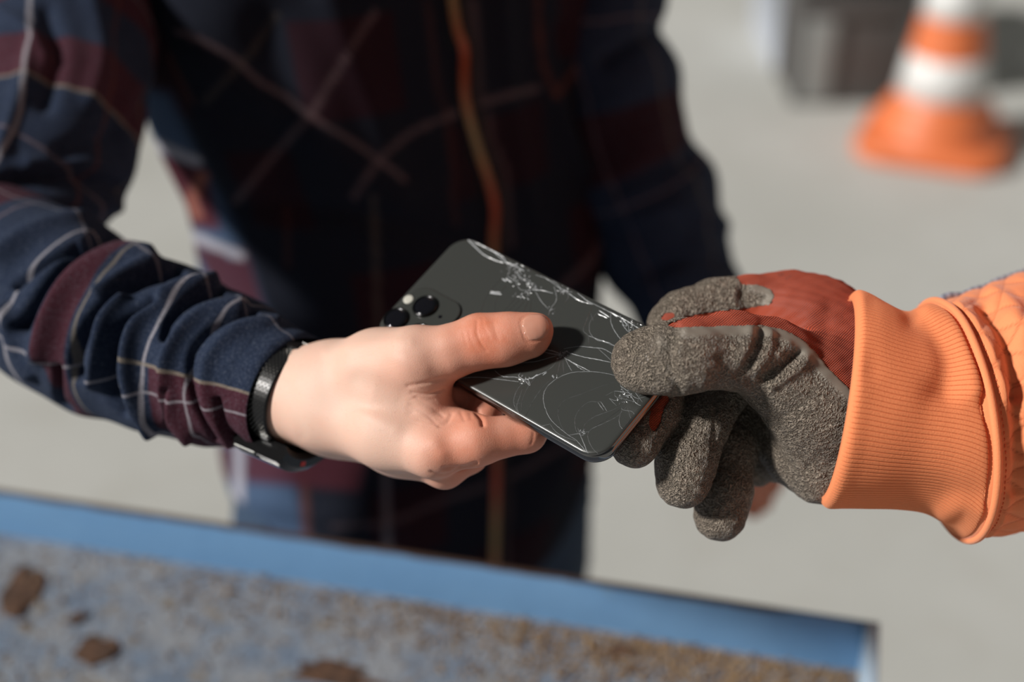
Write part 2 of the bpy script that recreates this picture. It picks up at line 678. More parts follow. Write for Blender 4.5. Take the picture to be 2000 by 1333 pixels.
flake(44, 1156, .015, .030, .35, 1)
flake(192, 1272, .016, .015, .4, 2)
flake(655, 1316, .030, .012, -.1, 3)
flake(150, 1210, .006, .006, 0, 4)
flake(1215, 1275, .012, .006, .2, 5)
t = NT('rust_crumbs')
c = t.mix(t.attr('grain', True), (.10, .05, .025), (.34, .235, .13))
t.set(Base_Color=c, Roughness=.85)
M_CRUMB = t.m
vs, fs, gr = [], [], []
base = np.array([(1, 0, 0), (-1, 0, 0), (0, 1, 0), (0, -1, 0), (0, 0, 1), (0, 0, -1)], float)
bf = [(0, 2, 4), (2, 1, 4), (1, 3, 4), (3, 0, 4), (2, 0, 5), (1, 2, 5), (3, 1, 5), (0, 3, 5)]
for k in range(5200):
    if k < 2600:
        x, y = -abs(rng.normal(0.0, .22)) - .006, -abs(rng.normal(0, .028)) - .004
    elif k < 3400:
        x, y = -rng.uniform(.006, .25), -abs(rng.normal(0, .06)) - .004
    else:
        x, y = -rng.uniform(0.0, 1.0), -rng.uniform(.003, .3) ** 1.3
    if x < -1.58:
        continue
    r = rng.uniform(.0006, .0021) * (1.5 if rng.random() < .06 else 1)
    b = len(vs)
    p = base * r * rng.uniform(.6, 1.2, (6, 1))
    a = rng.uniform(0, 6.28)
    p = np.stack([p[:, 0] * math.cos(a) - p[:, 1] * math.sin(a), p[:, 0] * math.sin(a) + p[:, 1] * math.cos(a), p[:, 2]], 1)
    vs += (p + (x, y, BH + r * .45)).tolist()
    fs += [[b + q for q in f_] for f_ in bf]
    gr += [rng.random()] * 6
crumb = from_arrays('rust_crumbs', vs, fs, M_CRUMB, None, False, world=True)
crumb.parent = bench
crumb['kind'] = 'stuff'
set_val(crumb, 'grain', gr)

# ------------------------------------------------------------------ traffic cone
M_CONE = plain('cone_orange', (.66, .165, .055), .5)
M_WHITE = plain('cone_white', (.66, .66, .65), .4)
cb = floor_at(1824, 284)
cone = thing('traffic_cone', 'orange traffic cone with white bands standing on the concrete floor', 'cone', (cb[0], cb[1], 0), math.radians(-22))


def lathe_bm(prof, n=48):
    bm = bmesh.new()
    rows = [[bm.verts.new((r * math.cos(k / n * 2 * math.pi), r * math.sin(k / n * 2 * math.pi), z)) for k in range(n)] for r, z in prof]
    for a, b in zip(rows[:-1], rows[1:]):
        for k in range(n):
            bm.faces.new((a[k], a[(k + 1) % n], b[(k + 1) % n], b[k]))
    return bm


def cone_r(z):
    return .158 - (.158 - .030) * (z / .74)


prof = [(cone_r(0) - .012, .02)] + [(.195, .045), (.182, .052), (.172, .075), (.163, .105), (.155, .13)] + [(cone_r(z) , z) for z in np.linspace(.15, .74, 24)] + [(.026, .745), (.022, .735), (cone_r(.5) - .008, .5)]
bm_obj('cone_body', lathe_bm(prof), M_CONE, cone, True, True)
for z0, z1 in ((.168, .285), (.395, .50), (.60, .68)):
    p = [(cone_r(z0) - .001, z0), (cone_r(z0) + .0018, z0 + .001), (cone_r(z1) + .0018, z1 - .001), (cone_r(z1) - .001, z1)]
    bm_obj('white_band', lathe_bm(p), M_WHITE, cone, True, True)
bm = bmesh.new()
n, hw, rad = 8, .215, .10
outl = []
for qx, qy, a0 in ((1, 1, 0), (-1, 1, 90), (-1, -1, 180), (1, -1, 270)):
    for k in range(n + 1):
        a = math.radians(a0 + 90 * k / n)
        outl.append((qx * (hw - rad) + rad * math.cos(a), qy * (hw - rad) + rad * math.sin(a)))
rows = []
for s_, z in ((.97, 0.0), (1, .008), (1, .034), (.97, .044), (.90, .050), (.5, .052)):
    rows.append([bm.verts.new((x * s_, y * s_, z)) for x, y in outl])
for a, b in zip(rows[:-1], rows[1:]):
    for k in range(len(outl)):
        j = (k + 1) % len(outl)
        bm.faces.new((a[k], a[j], b[j], b[k]))
bm_obj('base', bm, M_CONE, cone, True, True)

# ------------------------------------------------------------------ crate and the pale tub behind it
c0, c1 = floor_at(1546, 204), floor_at(1762, 204)
cyaw = math.atan2(c1[1] - c0[1], c1[0] - c0[0])
crate = thing('crate', 'dark grey plastic crate standing on the floor beside the traffic cone', 'crate', (c0[0], c0[1], 0), cyaw)
M_CRATE = plain('crate_grey', (.085, .082, .080), .55)
M_CRATE2 = plain('crate_dark', (.005, .0045, .0045), .85)
cw, cd, chh, wt = .352, .28, .345, .012


def cbx(name, lo, hi, mat=M_CRATE, b=.003):
    bm = bmesh.new()
    bm_box(bm, lo, hi, b)
    return bm_obj(name, bm, mat, crate, True, True)


cbx('front_panel', (0, 0, 0), (cw, wt, chh))
cbx('back_panel', (0, cd - wt, 0), (cw, cd, chh))
cbx('side_panel', (0, wt, 0), (wt, cd - wt, chh))
cbx('side_panel', (cw - wt, wt, 0), (cw, cd - wt, chh))
cbx('bottom', (wt, wt, .004), (cw - wt, cd - wt, .02), M_CRATE)
for nm, lo, hi in (('rim', (-.014, -.014, chh - .06), (cw + .014, 0.0, chh)), ('rim', (-.014, cd, chh - .06), (cw + .014, cd + .014, chh)),
                   ('rim', (-.014, 0, chh - .06), (0, cd, chh)), ('rim', (cw, 0, chh - .06), (cw + .014, cd, chh))):
    cbx(nm, lo, hi)
for x in (.0, .112, cw - .02):
    cbx('corner_rib', (x, -.010, .005), (x + .02, 0, chh - .06))
for y in (.0, cd - .02):
    cbx('corner_rib', (-.010, y, .005), (0, y + .02, chh - .06))
pn = cbx('end_panel', (.022, -.012, .012), (.112, 0.001, chh - .066), plain('crate_light_panel', (.27, .29, .285), .5))
pn['label'] = 'lighter grey end panel of the crate'
cload = bmesh.new()
bm_box(cload, (wt + .004, wt + .004, .02), (cw - wt - .004, cd - wt - .004, chh + .10), .04)
lo_ = bm_obj('black_load', cload, M_CRATE2, None, True)
lo_.matrix_world = crate.matrix_basis
lo_.name = 'bin_bag'
lo_['label'] = 'black rubbish bag filling the grey crate'
lo_['category'] = 'bag'

p0 = floor_at(1650, 150)
tub = thing('storage_tub', 'pale blue-grey plastic tub on the floor behind the dark crate', 'tub', (p0[0], p0[1] + .30, 0), cyaw * .3)
M_TUB = plain('tub_pale', (.50, .54, .62), .5)
bm = bmesh.new()
rows = []
for s_, z in ((.90, 0), (.92, .01), (1.0, .38), (1.05, .38), (1.05, .41), (.98, .41), (.9, .03)):
    ring = []
    for qx, qy, a0 in ((1, 1, 0), (-1, 1, 90), (-1, -1, 180), (1, -1, 270)):
        for k in range(5):
            a = math.radians(a0 + 90 * k / 4)
            ring.append(bm.verts.new((s_ * (qx * .215 + .04 * math.cos(a)), s_ * (qy * .21 + .04 * math.sin(a)), z)))
    rows.append(ring)
for a, b in zip(rows[:-1], rows[1:]):
    for k in range(len(a)):
        j = (k + 1) % len(a)
        bm.faces.new((a[k], a[j], b[j], b[k]))
bm.faces.new(rows[-1])
bm_obj('tub_body', bm, M_TUB, tub, True, True)

# ------------------------------------------------------------------ phone
phone = thing('smartphone', 'dark grey smartphone with a shattered glass back held between two hands', 'phone', tuple(W(PO)))
M_FRAME = plain('phone_steel', (.15, .15, .152), .10, 1.0)
t = NT('phone_back_glass')
t.set(Base_Color=(.036, .038, .035), Roughness=.34, Specular_IOR_Level=.5, Coat_Weight=.25, Coat_Roughness=.12)
M_BACK = t.m
M_SCREEN = plain('phone_screen', (.004, .004, .005), .05)
M_LENSRING = plain('lens_ring', (.05, .05, .052), .2, 1.0)
M_LENS = plain('lens_glass', (.004, .004, .006), .04)
M_FLASH = plain('flash_diffuser', (.50, .49, .43), .3)


def rrect(hx, hy, r, n=10):
    o = []
    for qx, qy, a0 in ((1, 1, 0), (-1, 1, 90), (-1, -1, 180), (1, -1, 270)):
        for k in range(n + 1):
            a = math.radians(a0 + 90 * k / n)
            o.append((qx * (hx - r) + r * math.cos(a), qy * (hy - r) + r * math.sin(a)))
    return np.array(o)


def plate(name, layers, mat, parent, hx, hy, r, cu=0.0, cv=0.0, cap0=True, cap1=True):
    """layers: (inset, h); closed rounded plate in phone coordinates"""
    vs, fs = [], []
    n = None
    for ins, h in layers:
        o = rrect(hx - ins, hy - ins, max(r - ins, .3))
        n = len(o)
        vs.append(ph(o[:, 0] + cu, o[:, 1] + cv, np.full(n, h)))
    for k in range(len(layers) - 1):
        for j in range(n):
            j2 = (j + 1) % n
            fs.append([k * n + j, k * n + j2, (k + 1) * n + j2, (k + 1) * n + j])
    if cap0:
        fs.append(list(range(n))[::-1])
    if cap1:
        fs.append([(len(layers) - 1) * n + j for j in range(n)])
    ob = from_arrays(name, np.vstack(vs), fs, mat, parent)
    b = bmesh.new()
    b.from_mesh(ob.data)
    bmesh.ops.recalc_face_normals(b, faces=b.faces)
    b.to_mesh(ob.data)
    b.free()
    return ob


hx, hy, cr_ = PL / 2, PW / 2, 11.5
frame_prof = [(1.2, -PT + .9)] + [(1.7 * (1 - math.sin(a)), -PT / 2 - 1.9 * 1.6 * math.cos(a) * 1.0) for a in np.linspace(0, math.pi / 2, 6)][1:] + [(1.7 * (1 - math.sin(a)), -PT / 2 + 3.04 * math.cos(a)) for a in np.linspace(math.pi / 2, 0, 6)][1:-1] + [(1.2, -.9)]
plate('frame', frame_prof, M_FRAME, phone, hx, hy, cr_)
plate('back_glass', [(1.25, -1.15), (1.05, -.95), (1.0, -.75), (1.12, -.45), (1.6, -.15), (2.4, 0.0), (2.9, .03)], M_BACK, phone, hx, hy, cr_)
plate('screen', [(2.6, -PT), (1.5, -PT + .15), (1.0, -PT + .7), (1.2, -PT + 1.0)], M_SCREEN, phone, hx, hy, cr_)
# side buttons on the upper long edge and speaker holes on the short edge
for u0, ln in ((-36, 10), (-22, 10), (-47, 5)):
    b_ = plate('button', [(0.3, 0), (0, .25), (0, .5), (.4, .7)], M_FRAME, phone, ln / 2, 1.3, 1.2)
    m_ = b_.data
    co = np.empty(len(m_.vertices) * 3, np.float32)
    m_.vertices.foreach_get('co', co)
    q = V(co.reshape(-1, 3)) - PO
    uu, vv, hh = q @ PU + u0, q @ PVv, q @ PN
    newp = PO + uu[:, None] * PU + (-PW / 2 - hh + .35)[:, None] * PVv + (-PT / 2 + vv)[:, None] * PN
    m_.vertices.foreach_set('co', W(newp).astype(np.float32).ravel())
    m_.update()
# camera module
l1, l2, fl_, mic, edge_r = ph_uv(832, 603), ph_uv(775, 627), ph_uv(799, 588), ph_uv(861, 622), ph_uv(882, 602)
M_MODULE = plain('camera_plate', (.035, .037, .034), .22)
mcx, mcy = -PL / 2 + 20.0, PW / 2 - 20.0
mod = plate('camera_module', [(.6, -.1), (.15, .2), (0, .7), (.2, 1.0), (.7, 1.15), (1.2, 1.15)], M_MODULE, phone, 15.5, 15.5, 7.5, mcx, mcy)


def disc(name, cuv, layers, mat, parent, n=36):
    vs, fs = [], []
    a = np.arange(n) / n * 2 * math.pi
    for r, h in layers:
        vs.append(ph(cuv[0] + r * np.cos(a), cuv[1] + r * np.sin(a), np.full(n, h)))
    for k in range(len(layers) - 1):
        for j in range(n):
            j2 = (j + 1) % n
            fs.append([k * n + j, k * n + j2, (k + 1) * n + j2, (k + 1) * n + j])
    fs.append([(len(layers) - 1) * n + j for j in range(n)])
    return from_arrays(name, np.vstack(vs), fs, mat, parent)


l3 = np.array([l2[0] + (l1 - l2)[0] * .5 + 12.5, (l1[1] + l2[1]) / 2 + 8])
for lc in (l1, l2, l3):
    disc('lens', lc, [(6.3, 1.0), (6.3, 2.3), (6.0, 2.6), (5.3, 2.6), (5.1, 2.2), (4.6, 2.0)], M_LENSRING, mod)
    disc('lens_glass', lc, [(5.2, 2.1), (4.9, 2.35), (3.6, 2.5), (1.5, 2.58)], M_LENS, mod)
disc('flash', fl_, [(2.6, 1.0), (2.6, 1.35), (2.2, 1.5), (.8, 1.55)], M_FLASH, mod)
disc('microphone', mic, [(1.0, 1.0), (1.0, 1.25), (.7, 1.3)], M_LENS, mod)

# cracks: raised splinter edges following the photographed break lines
CR = """95,80 130,115 180,160 240,190 290,205|3
95,80 160,105 230,140 280,170 300,195|2
230,140 300,200 340,215 400,250|2
275,290 225,345 190,400 165,470|.7
300,330 260,380 242,430 240,480|.7
350,400 280,480|.7
370,410 300,480|.7
400,415 340,480|.7
420,415 390,485|.7
440,400 430,480|.7
440,350 500,355 555,370|2
460,360 490,410 530,455|1.4
560,330 575,400 545,450 530,490|1.4
300,195 320,240 310,280 350,300 380,350 440,350|1.4
340,215 360,260 400,300 460,320|1.4
600,345 570,310 540,300|1.2
600,345 640,380 620,420|1
600,345 560,380|1
460,270 520,290 600,345 660,365|1.4
640,370 700,410 770,430|2.2
690,370 740,410 780,430|1.6
770,440 740,510 720,570 745,600 750,650|.9
760,480 775,520|.9
810,460 760,520 755,580 790,620 850,640 915,670|1.1
750,600 800,620 860,640 915,668|1.5
870,470 870,530 900,590 945,645|1.4
920,490 940,550 965,580|1.4
960,520 970,580 990,620|1.4
985,540 1000,600|1.2
1010,550 1030,590|1.2
1050,560 1070,580|1.2
780,430 860,470 940,510 1020,560 1080,585|1.6
615,670 700,658 780,665 830,672 880,700|1.5
620,685 700,710 800,730 870,745|1.6
800,670 840,705 870,735|1.1
600,700 560,685 520,675|1.6
600,700 560,700 510,690|1.4
600,700 520,725 450,742 350,750|1.2
625,725 680,755 755,792|1.8
625,730 645,770 660,795|1.2
640,730 700,775 730,790|1.3
610,735 612,770 615,805|.9
595,735 588,770 580,810|.9
580,730 550,770 520,790|1
30,832 150,825 250,835 330,845 370,850|1.4
240,790 280,820 350,825 400,840|1.5
400,840 370,820 380,800|1.4
400,840 430,870 420,830|1.4
400,840 440,830 470,815 520,795|2.2
430,850 380,870 350,920 345,970 370,1025|1
400,865 380,920 360,980 372,1025|1
345,935 370,925|.8
350,970 380,965|.8
520,790 460,830 420,880 390,950 385,1010|.9
555,830 500,880 450,950 405,1040|.9
890,815 820,800 750,795 660,800 590,825 530,870 505,920 510,980 540,1050 590,1100 640,1140 680,1165|1.3
890,850 800,880 700,920 620,950 585,1000 590,1060 620,1120 660,1155|.8
820,960 750,960 700,1000 675,1050 680,1110 700,1140|.9
815,960 850,1010|1.2
800,962 830,1005|1.2
860,940 900,980|1
930,980 860,1010 780,1040 730,1080 720,1130|.9
960,980 900,1040 820,1080 760,1110 745,1150 770,1210 800,1240|1
920,1000 850,1050 790,1090|.7
700,1130 640,1140|1.2
700,1130 725,1190 745,1240|1.5
700,1130 735,1100|1
700,1130 690,1100|1
700,1130 750,1120|1
490,1090 540,1080|1
540,1080 570,1120 620,1150 680,1170|1
680,1165 720,1210 740,1245|1.3
970,910 890,900|1.3
970,910 920,870|1.3
970,910 900,950 860,940|1.1
970,910 940,970|1.1
970,910 1000,960 1030,980|1.4
970,910 1010,940 1060,930|1.1
930,1000 915,1050 920,1090 940,1110|1.1
940,970 930,1000 980,1010 1000,1030|1
960,990 975,1040 990,1060|.9
990,890 1010,920 1040,960|1.1
920,870 935,900 930,940|1
890,900 895,930 930,940 1000,960|1
1040,900 1020,940 1015,975|1
1050,905 1085,920|1
940,1110 960,1080 1000,1050|.8
840,925 890,900|.9
215,368 275,376|4.5
216,360 272,366|3
805,462 862,500|3
800,482 850,505|2.4
880,480 905,500|2.4
930,505 960,545|2.4
300,290 330,310|3
280,290 300,305|3
500,815 520,800|2.6
440,835 470,810|2.6""".splitlines()
vs, fs, tone = [], [], []


def ridge(pq, w, tn):
    uvp = np.array([ph_uv(880 + x / 2.776, 440 + y / 2.776) for x, y in pq])
    if len(uvp) > 2:
        uvp = cr(uvp, 6 * len(uvp))
    else:
        uvp = even(uvp, 6)
    uvp = uvp + rng.normal(0, .05, uvp.shape)
    uvp[:, 0] = np.clip(uvp[:, 0], -PL / 2 + 2, PL / 2 - 2)
    uvp[:, 1] = np.clip(uvp[:, 1], -PW / 2 + 2, PW / 2 - 2)
    T_ = unit(np.gradient(uvp, axis=0))
    Nn = np.stack([-T_[:, 1], T_[:, 0]], 1)
    k = len(uvp)
    wd = w * (.45 + .55 * np.sin(np.linspace(.25, math.pi - .25, k))) * rng.uniform(.75, 1.25, k)
    b = len(vs)
    for p, nn, ww in zip(uvp, Nn, wd):
        for s_, h in ((-1, -.02), (0, .10), (1, -.02)):
            q = p + nn * s_ * ww
            vs.append(ph(q[0], q[1], h + .03))
            tone.append(tn)
    for i in range(k - 1):
        a = b + 3 * i
        fs.extend([[a, a + 1, a + 4, a + 3], [a + 1, a + 2, a + 5, a + 4]])


for ln in CR:
    pts_, w_ = ln.split('|')
    w_ = float(w_)
    ridge([tuple(map(float, p.split(','))) for p in pts_.split()], (.075 + .062 * w_) if w_ < 2.3 else .05 + .08 * w_, max(0.05, min(1, (w_ - .6) / 1.3)))
# splinter fields where the glass is crushed
for cx_, cy_, sx, sy, n_ in ((370, 270, 55, 50, 60), (440, 330, 40, 40, 34), (390, 390, 40, 14, 18), (600, 350, 34, 22, 26), (340, 225, 40, 14, 20), (400, 840, 30, 16, 22), (605, 705, 22, 22, 22),
                             (950, 925, 40, 36, 26), (545, 455, 16, 26, 12), (720, 1130, 24, 20, 12), (980, 540, 55, 26, 20), (560, 820, 14, 12, 8)):
    for k in range(n_):
        x, y = rng.normal(cx_, sx * .6), rng.normal(cy_, sy * .6)
        a = rng.uniform(0, 6.28)
        L_ = rng.uniform(4, 15)
        ridge([(x, y), (x + L_ * math.cos(a), y + L_ * math.sin(a))], rng.uniform(.10, .34), rng.uniform(.1, .8))
t = NT('splintered_glass')
t.set(Base_Color=t.mix(t.attr('tone', True), (.02, .02, .02), (.46, .48, .50)), Roughness=.25, Specular_IOR_Level=.7)  # tone paints bright glints and dark shadow lines into the cracks
M_CRACK = t.m
ck = from_arrays('cracks', np.array(vs), fs, M_CRACK, phone, False)
ck['kind'] = 'stuff'
ck['label'] = 'pale web of cracks across the glass'
set_val(ck, 'tone', tone)

# ------------------------------------------------------------------ customer (plaid jacket)
def A(px, py, z, r):                         # joint: photo pixel, depth mm, radius mm
    return np.r_[at(px, py, z), r]


def O(px, py, off, r):                       # joint measured `off` mm above the phone's back
    return np.r_[on_phone(px, py, off), r]


def biggest(v_, f_):
    lab = np.arange(len(v_))
    while True:
        m_ = lab[f_].min(1)
        new = lab.copy()
        for k in range(f_.shape[1]):
            np.minimum.at(new, f_[:, k], m_)
        new = new[new]
        if (new == lab).all():
            break
        lab = new
    ids_, cn_ = np.unique(lab, return_counts=True)
    print('islands', cn_)
    keep = lab == ids_[cn_.argmax()]
    re_ = np.cumsum(keep) - 1
    return v_[keep], re_[f_[keep[f_[:, 0]]]]


def coarse_body(pts_list, h=9.0, k=30.0, pad=90):
    al = np.vstack([np.asarray(c_) for c_ in pts_list])
    G_ = Grid(al[:, :3].min(0) - pad, al[:, :3].max(0) + pad, h)
    D_ = G_.new()
    for c_ in pts_list:
        G_.chain(D_, c_, k)
    return G_.mesh(D_, 2)


def WP(x, y, z, r):                          # joint in world metres, radius mm
    return np.r_[V(np.array([x, y, z])), r]


person = thing('person', 'person in a dark plaid flannel jacket holding out the smartphone with one bare hand', 'person', (-.085, 1.06, 0))

# --- skin
t = NT('skin')
flush_bounce = t.attr('flush_bounce', True)
n1 = t.noise(55, 4, .6)
n2 = t.noise(420, 3, .6)
c = t.mix(flush_bounce, (.72, .49, .39), (.62, .19, .10))  # finger redness: blood flush plus warm bounce light put into the colour
c = t.mix(t.step(n1, .35, .7, 0, .35), c, (.76, .43, .33))
c = t.mix(t.step(n2, .60, .75, 0, .16), c, (.45, .20, .13))
t.set(Base_Color=c, Roughness=.5, Specular_IOR_Level=.35, Subsurface_Weight=.22, Subsurface_Scale=.004)
t.put(t.b.inputs['Subsurface Radius'], (1.0, .38, .2))
pores = t.noise(1500, 3, .7)
lines_ = t.n('ShaderNodeTexVoronoi', {'Vector': t.obj(), 'Scale': 900.0}, feature='DISTANCE_TO_EDGE').outputs[0]
t.bump(t.mth('ADD', t.mth('MULTIPLY', pores, .6), t.mth('MULTIPLY', t.step(lines_, 0, .12), .16)), .3, .0007)
M_SKIN = t.m
t = NT('nail')
t.set(Base_Color=t.mix(t.noise(160, 2), (.62, .27, .18), (.67, .35, .26)), Roughness=.24, Subsurface_Weight=.15, Subsurface_Scale=.002, Coat_Weight=.3, Coat_Roughness=.15)
M_NAIL = t.m

G = Grid((-146, -88, 600), (32, 34, 762), .75)
D = G.new()
# forearm and wrist
G.chain(D, [A(500, 745, 735, 24), A(560, 768, 710, 21)], 6)
G.chain(D, [A(510, 757, 740, 22), A(560, 778, 724, 20.5)], 8)
# back of the hand: index and middle metacarpals, thumb metacarpal
G.chain(D, [A(560, 768, 708, 20.5), A(640, 795, 692, 20.5), A(760, 845, 668, 16.2), A(846, 880, 654, 12.6)], 9)
G.chain(D, [A(560, 780, 722, 19), A(660, 815, 706, 18), A(780, 872, 684, 13), A(868, 914, 669, 9.4)], 9)
G.chain(D, [A(600, 790, 726, 17), A(700, 820, 716, 15), A(850, 890, 694, 10)], 9)
G.chain(D, [A(560, 768, 704, 19), A(650, 747, 694, 18.5), A(740, 723, 676, 17.5), A(815, 707, 660, 15.0)], 10)
# first web between thumb and index
G.chain(D, [A(700, 780, 690, 17), A(780, 765, 672, 14), A(838, 800, 664, 9.0)], 10)
G.chain(D, [A(780, 740, 670, 15), A(840, 766, 662, 8.2)], 10)
# thumb, lying on the glass
Dt = G.new()
tz = lambda px, py, r: O(px, py, r - .2, r)
G.chain(Dt, [A(740, 723, 676, 17), A(815, 706, 659, 15), tz(878, 688, 11.8), tz(938, 667, 12.0), tz(985, 664, 11.4), tz(1032, 658, 10.2)], 5)
G.chain(Dt, [O(1000, 650, 14.5, 7.5), O(1052, 641, 13.2, 6.2)], 5)
D = smin(D, Dt, 6)
# index finger: first segment in view, then folding under the phone
Di = G.new()
us = lambda px, py, r: O(px, py, -PT - r + .6, r)
ip = us(1028, 846, 8.9)
G.chain(Di, [A(846, 879, 654, 12.4), A(930, 863, 650, 10.9), ip], 4)
G.chain(Di, [ip, us(1058, 800, 8.4), us(1030, 735, 7.6)], 3)
D = smin(D, Di, 4)
# fleshy base of the index beside the web
G.chain(D, [A(878, 826, 662, 8.2), A(915, 836, 656, 7.6)], 5)
# the other fingers curl beneath
Dm = G.new()
G.chain(Dm, [A(868, 914, 669, 9.4), A(915, 886, 672, 9.0), us(962, 764, 8.6)], 4)
G.chain(Dm, [us(962, 764, 8.6), us(935, 715, 8.2), us(890, 700, 7.4)], 3)
D = smin(D, Dm, 4)
Dr = G.new()
G.chain(Dr, [A(850, 890, 694, 9), A(880, 850, 700, 8.8), us(890, 770, 8.4), us(860, 710, 8.0), us(820, 680, 7.2)], 4)
D = smin(D, Dr, 4)
Dp = G.new()
G.chain(Dp, [A(800, 850, 706, 9), A(815, 815, 716, 8.2), us(830, 745, 7.6), us(800, 700, 7.2), us(765, 675, 6.4)], 4)
D = smin(D, Dp, 4)
clear_phone(G, D)
v, f = biggest(*G.mesh(D, 3))
n = normals(v, f)
creases = [
    ([(932, 628), (931, 648), (938, 668), (950, 686)], 2.2, -.3), ([(942, 622), (947, 642), (958, 662)], 2.0, -.17), ([(916, 645), (919, 664), (930, 682)], 2.0, -.13),
    ([(964, 630), (968, 650), (974, 664)], 2.2, -.14), ([(946, 630), (956, 652)], 12, .45), ([(905, 650), (912, 676)], 2.2, -.12),
    ([(796, 756), (835, 747), (872, 740)], 4, -.45), ([(804, 768), (838, 770), (868, 760)], 3, -.35), ([(812, 778), (842, 796), (866, 814)], 3, -.35), ([(800, 790), (835, 812), (856, 832)], 3, -.25),
    ([(930, 804), (940, 818), (943, 830)], 4, -1.3), ([(882, 810), (873, 826), (860, 832)], 4, -.5), ([(900, 806), (906, 820)], 3, -.35), ([(918, 808), (920, 818)], 3, -.3),
    ([(1037, 868), (1041, 858), (1042, 846)], 2.5, -.3),
    ([(868, 916), (905, 914), (930, 906)], 4, -.8), ([(842, 922), (856, 927), (874, 927), (900, 916)], 3.0, -.55),
    ([(850, 868), (862, 885)], 16, .9), ([(690, 800), (770, 838)], 16, .6), ([(700, 742), (780, 772)], 22, -1.0), ([(850, 700), (900, 690)], 22, -.5),
    ([(560, 740), (590, 850)], 12, -.3), ([(640, 690), (720, 672), (800, 668)], 12, .5), ([(760, 690), (830, 720)], 14, .4),
]
for k in range(26):                          # fine skin lines at the web and over the knuckles
    x0_, y0_ = rng.uniform(790, 850), rng.uniform(745, 835)
    creases.append(([(x0_, y0_), (x0_ + rng.uniform(10, 24), y0_ + rng.uniform(-8, 8))], 1.8, -.10))
v = fold(v, n, creases)
nail_poly = [(1016, 630), (1022, 620), (1040, 612), (1058, 613), (1070, 623), (1075, 637), (1073, 650), (1064, 661), (1048, 667), (1030, 667), (1022, 655)]
nl = np.array(nail_poly + nail_poly[:1])
v = fold(v, n, [(nl, 2.2, -.28)])
q = pix(v)
body = from_arrays('body', v, f, M_SKIN, person)
fl_v = .08 + .72 * smooth01(q[:, 0], 760, 940) + .25 * np.exp(-(((q - (855, 890)) / (45, 45)) ** 2).sum(1)) + .25 * np.exp(-(((q - (950, 655)) / (40, 45)) ** 2).sum(1)) - .2 * np.exp(-(((q - (620, 740)) / (90, 90)) ** 2).sum(1))
fl_v += .25 * np.exp(-(((q - (780, 730)) / (60, 40)) ** 2).sum(1))
set_val(body, 'flush_bounce', np.clip(fl_v, 0, 1))
# thumb nail: a thin plate over the flesh
En = band_cut(G, Dt, .16, lambda P: np.where(P[:, 2] < on_phone(1045, 640, 8)[2] + 9, poly_sd(pix(P), nail_poly) / 4.3 + .3, 5.0))
vn, fn = G.mesh(En, 2)
from_arrays('thumbnail', vn, fn, M_NAIL, body)

# --- sleeve with the wristwatch
FS = [A(-262, 405, 908, 6), A(-250, 409, 904, 30), A(-215, 423, 893, 45), A(-170, 440, 880, 48.3), A(-60, 500, 848, 49.0), A(56, 548, 818, 47.8), A(155, 618, 794, 49.3), A(270, 665, 768, 46.6), A(386, 706, 746, 43.2), A(480, 738, 725, 36.9), A(532, 758, 716, 33.0), A(570, 774, 709, 32.0)]
nu, nv = 400, 330
P, us_, vs_, T = loft(FS, nu, nv, ref=(0, 0, 1))
Pf = P.reshape(-1, 3).copy()
ff = grid_faces(nu, nv)
N0 = normals(Pf, ff)
if ((Pf - np.repeat(P.mean(1), nv, 0)) * N0).sum(1).mean() < 0:
    ff = ff[:, ::-1].copy()
    N0 = -N0
UU, VV = np.repeat(us_, nv), np.tile(vs_, nu)
L_end = us_[-1]
# folds seen in the photo (pixel lines, width px, amplitude mm)
SF = [
    ([(262, 452), (190, 470), (120, 530), (70, 590), (40, 640)], 15, -7.5), ([(250, 425), (150, 435), (60, 460), (0, 500)], 26, 4.5),
    ([(290, 500), (220, 505), (150, 545), (105, 610), (80, 690)], 24, 5.0), ([(345, 530), (280, 545), (205, 590), (165, 640), (145, 700), (150, 735)], 14, -7.5),
    ([(330, 520), (260, 530), (190, 570)], 10, 3), ([(240, 585), (205, 630), (190, 700), (185, 745)], 16, 4.0),
    ([(300, 590), (240, 640), (212, 700), (215, 760), (245, 800)], 15, -5.0), ([(415, 560), (340, 575), (280, 620), (255, 690), (265, 770), (300, 835)], 18, 5.0),
    ([(430, 570), (370, 590), (330, 625), (318, 660)], 9, -4.5), ([(470, 600), (400, 615), (350, 660), (325, 720), (335, 800), (370, 850)], 17, 3.8),
    ([(495, 612), (430, 630), (385, 670), (368, 720), (380, 790), (420, 855)], 8, -3.2), ([(540, 630), (470, 640), (420, 680), (400, 730), (410, 800), (450, 865)], 16, 2.2),
    ([(475, 870), (440, 830), (425, 780)], 7, -1.5), ([(610, 656), (560, 668), (522, 700), (505, 745), (503, 800), (515, 850)], 9, -.9),
    ([(150, 480), (90, 510), (30, 560)], 9, -2.5), ([(10, 600), (30, 680), (60, 730)], 14, 3), ([(110, 720), (115, 780), (140, 810)], 10, -3.5), ([(330, 760), (330, 830), (350, 870)], 8, -1.5),
]
# soft irregular folds all the way round
ang = VV * 2 * math.pi
drape = 1.6 * np.sin(UU / 13 + 1.3 * np.sin(ang + .5)) * (.5 + .5 * np.cos(ang)) * smooth01(UU, L_end * 1.0, L_end * .7) + .8 * np.sin(UU / 7.3 + 2.1 * np.sin(ang * 2))
drape *= smooth01(L_end - UU, 5, 50)
sheet = Pf + N0 * drape[:, None]
sheet = fold(sheet, N0, [(a_, b_ * (.68 if c_ < 0 else .8), c_ * (2.5 if c_ < 0 else 1.7)) for a_, b_, c_ in SF], (-.02, .36))
sheet = sheet + N0 * (np.where(L_end - UU < 4, -(1 - (L_end - UU) / 4) * 1.0, 0))[:, None]


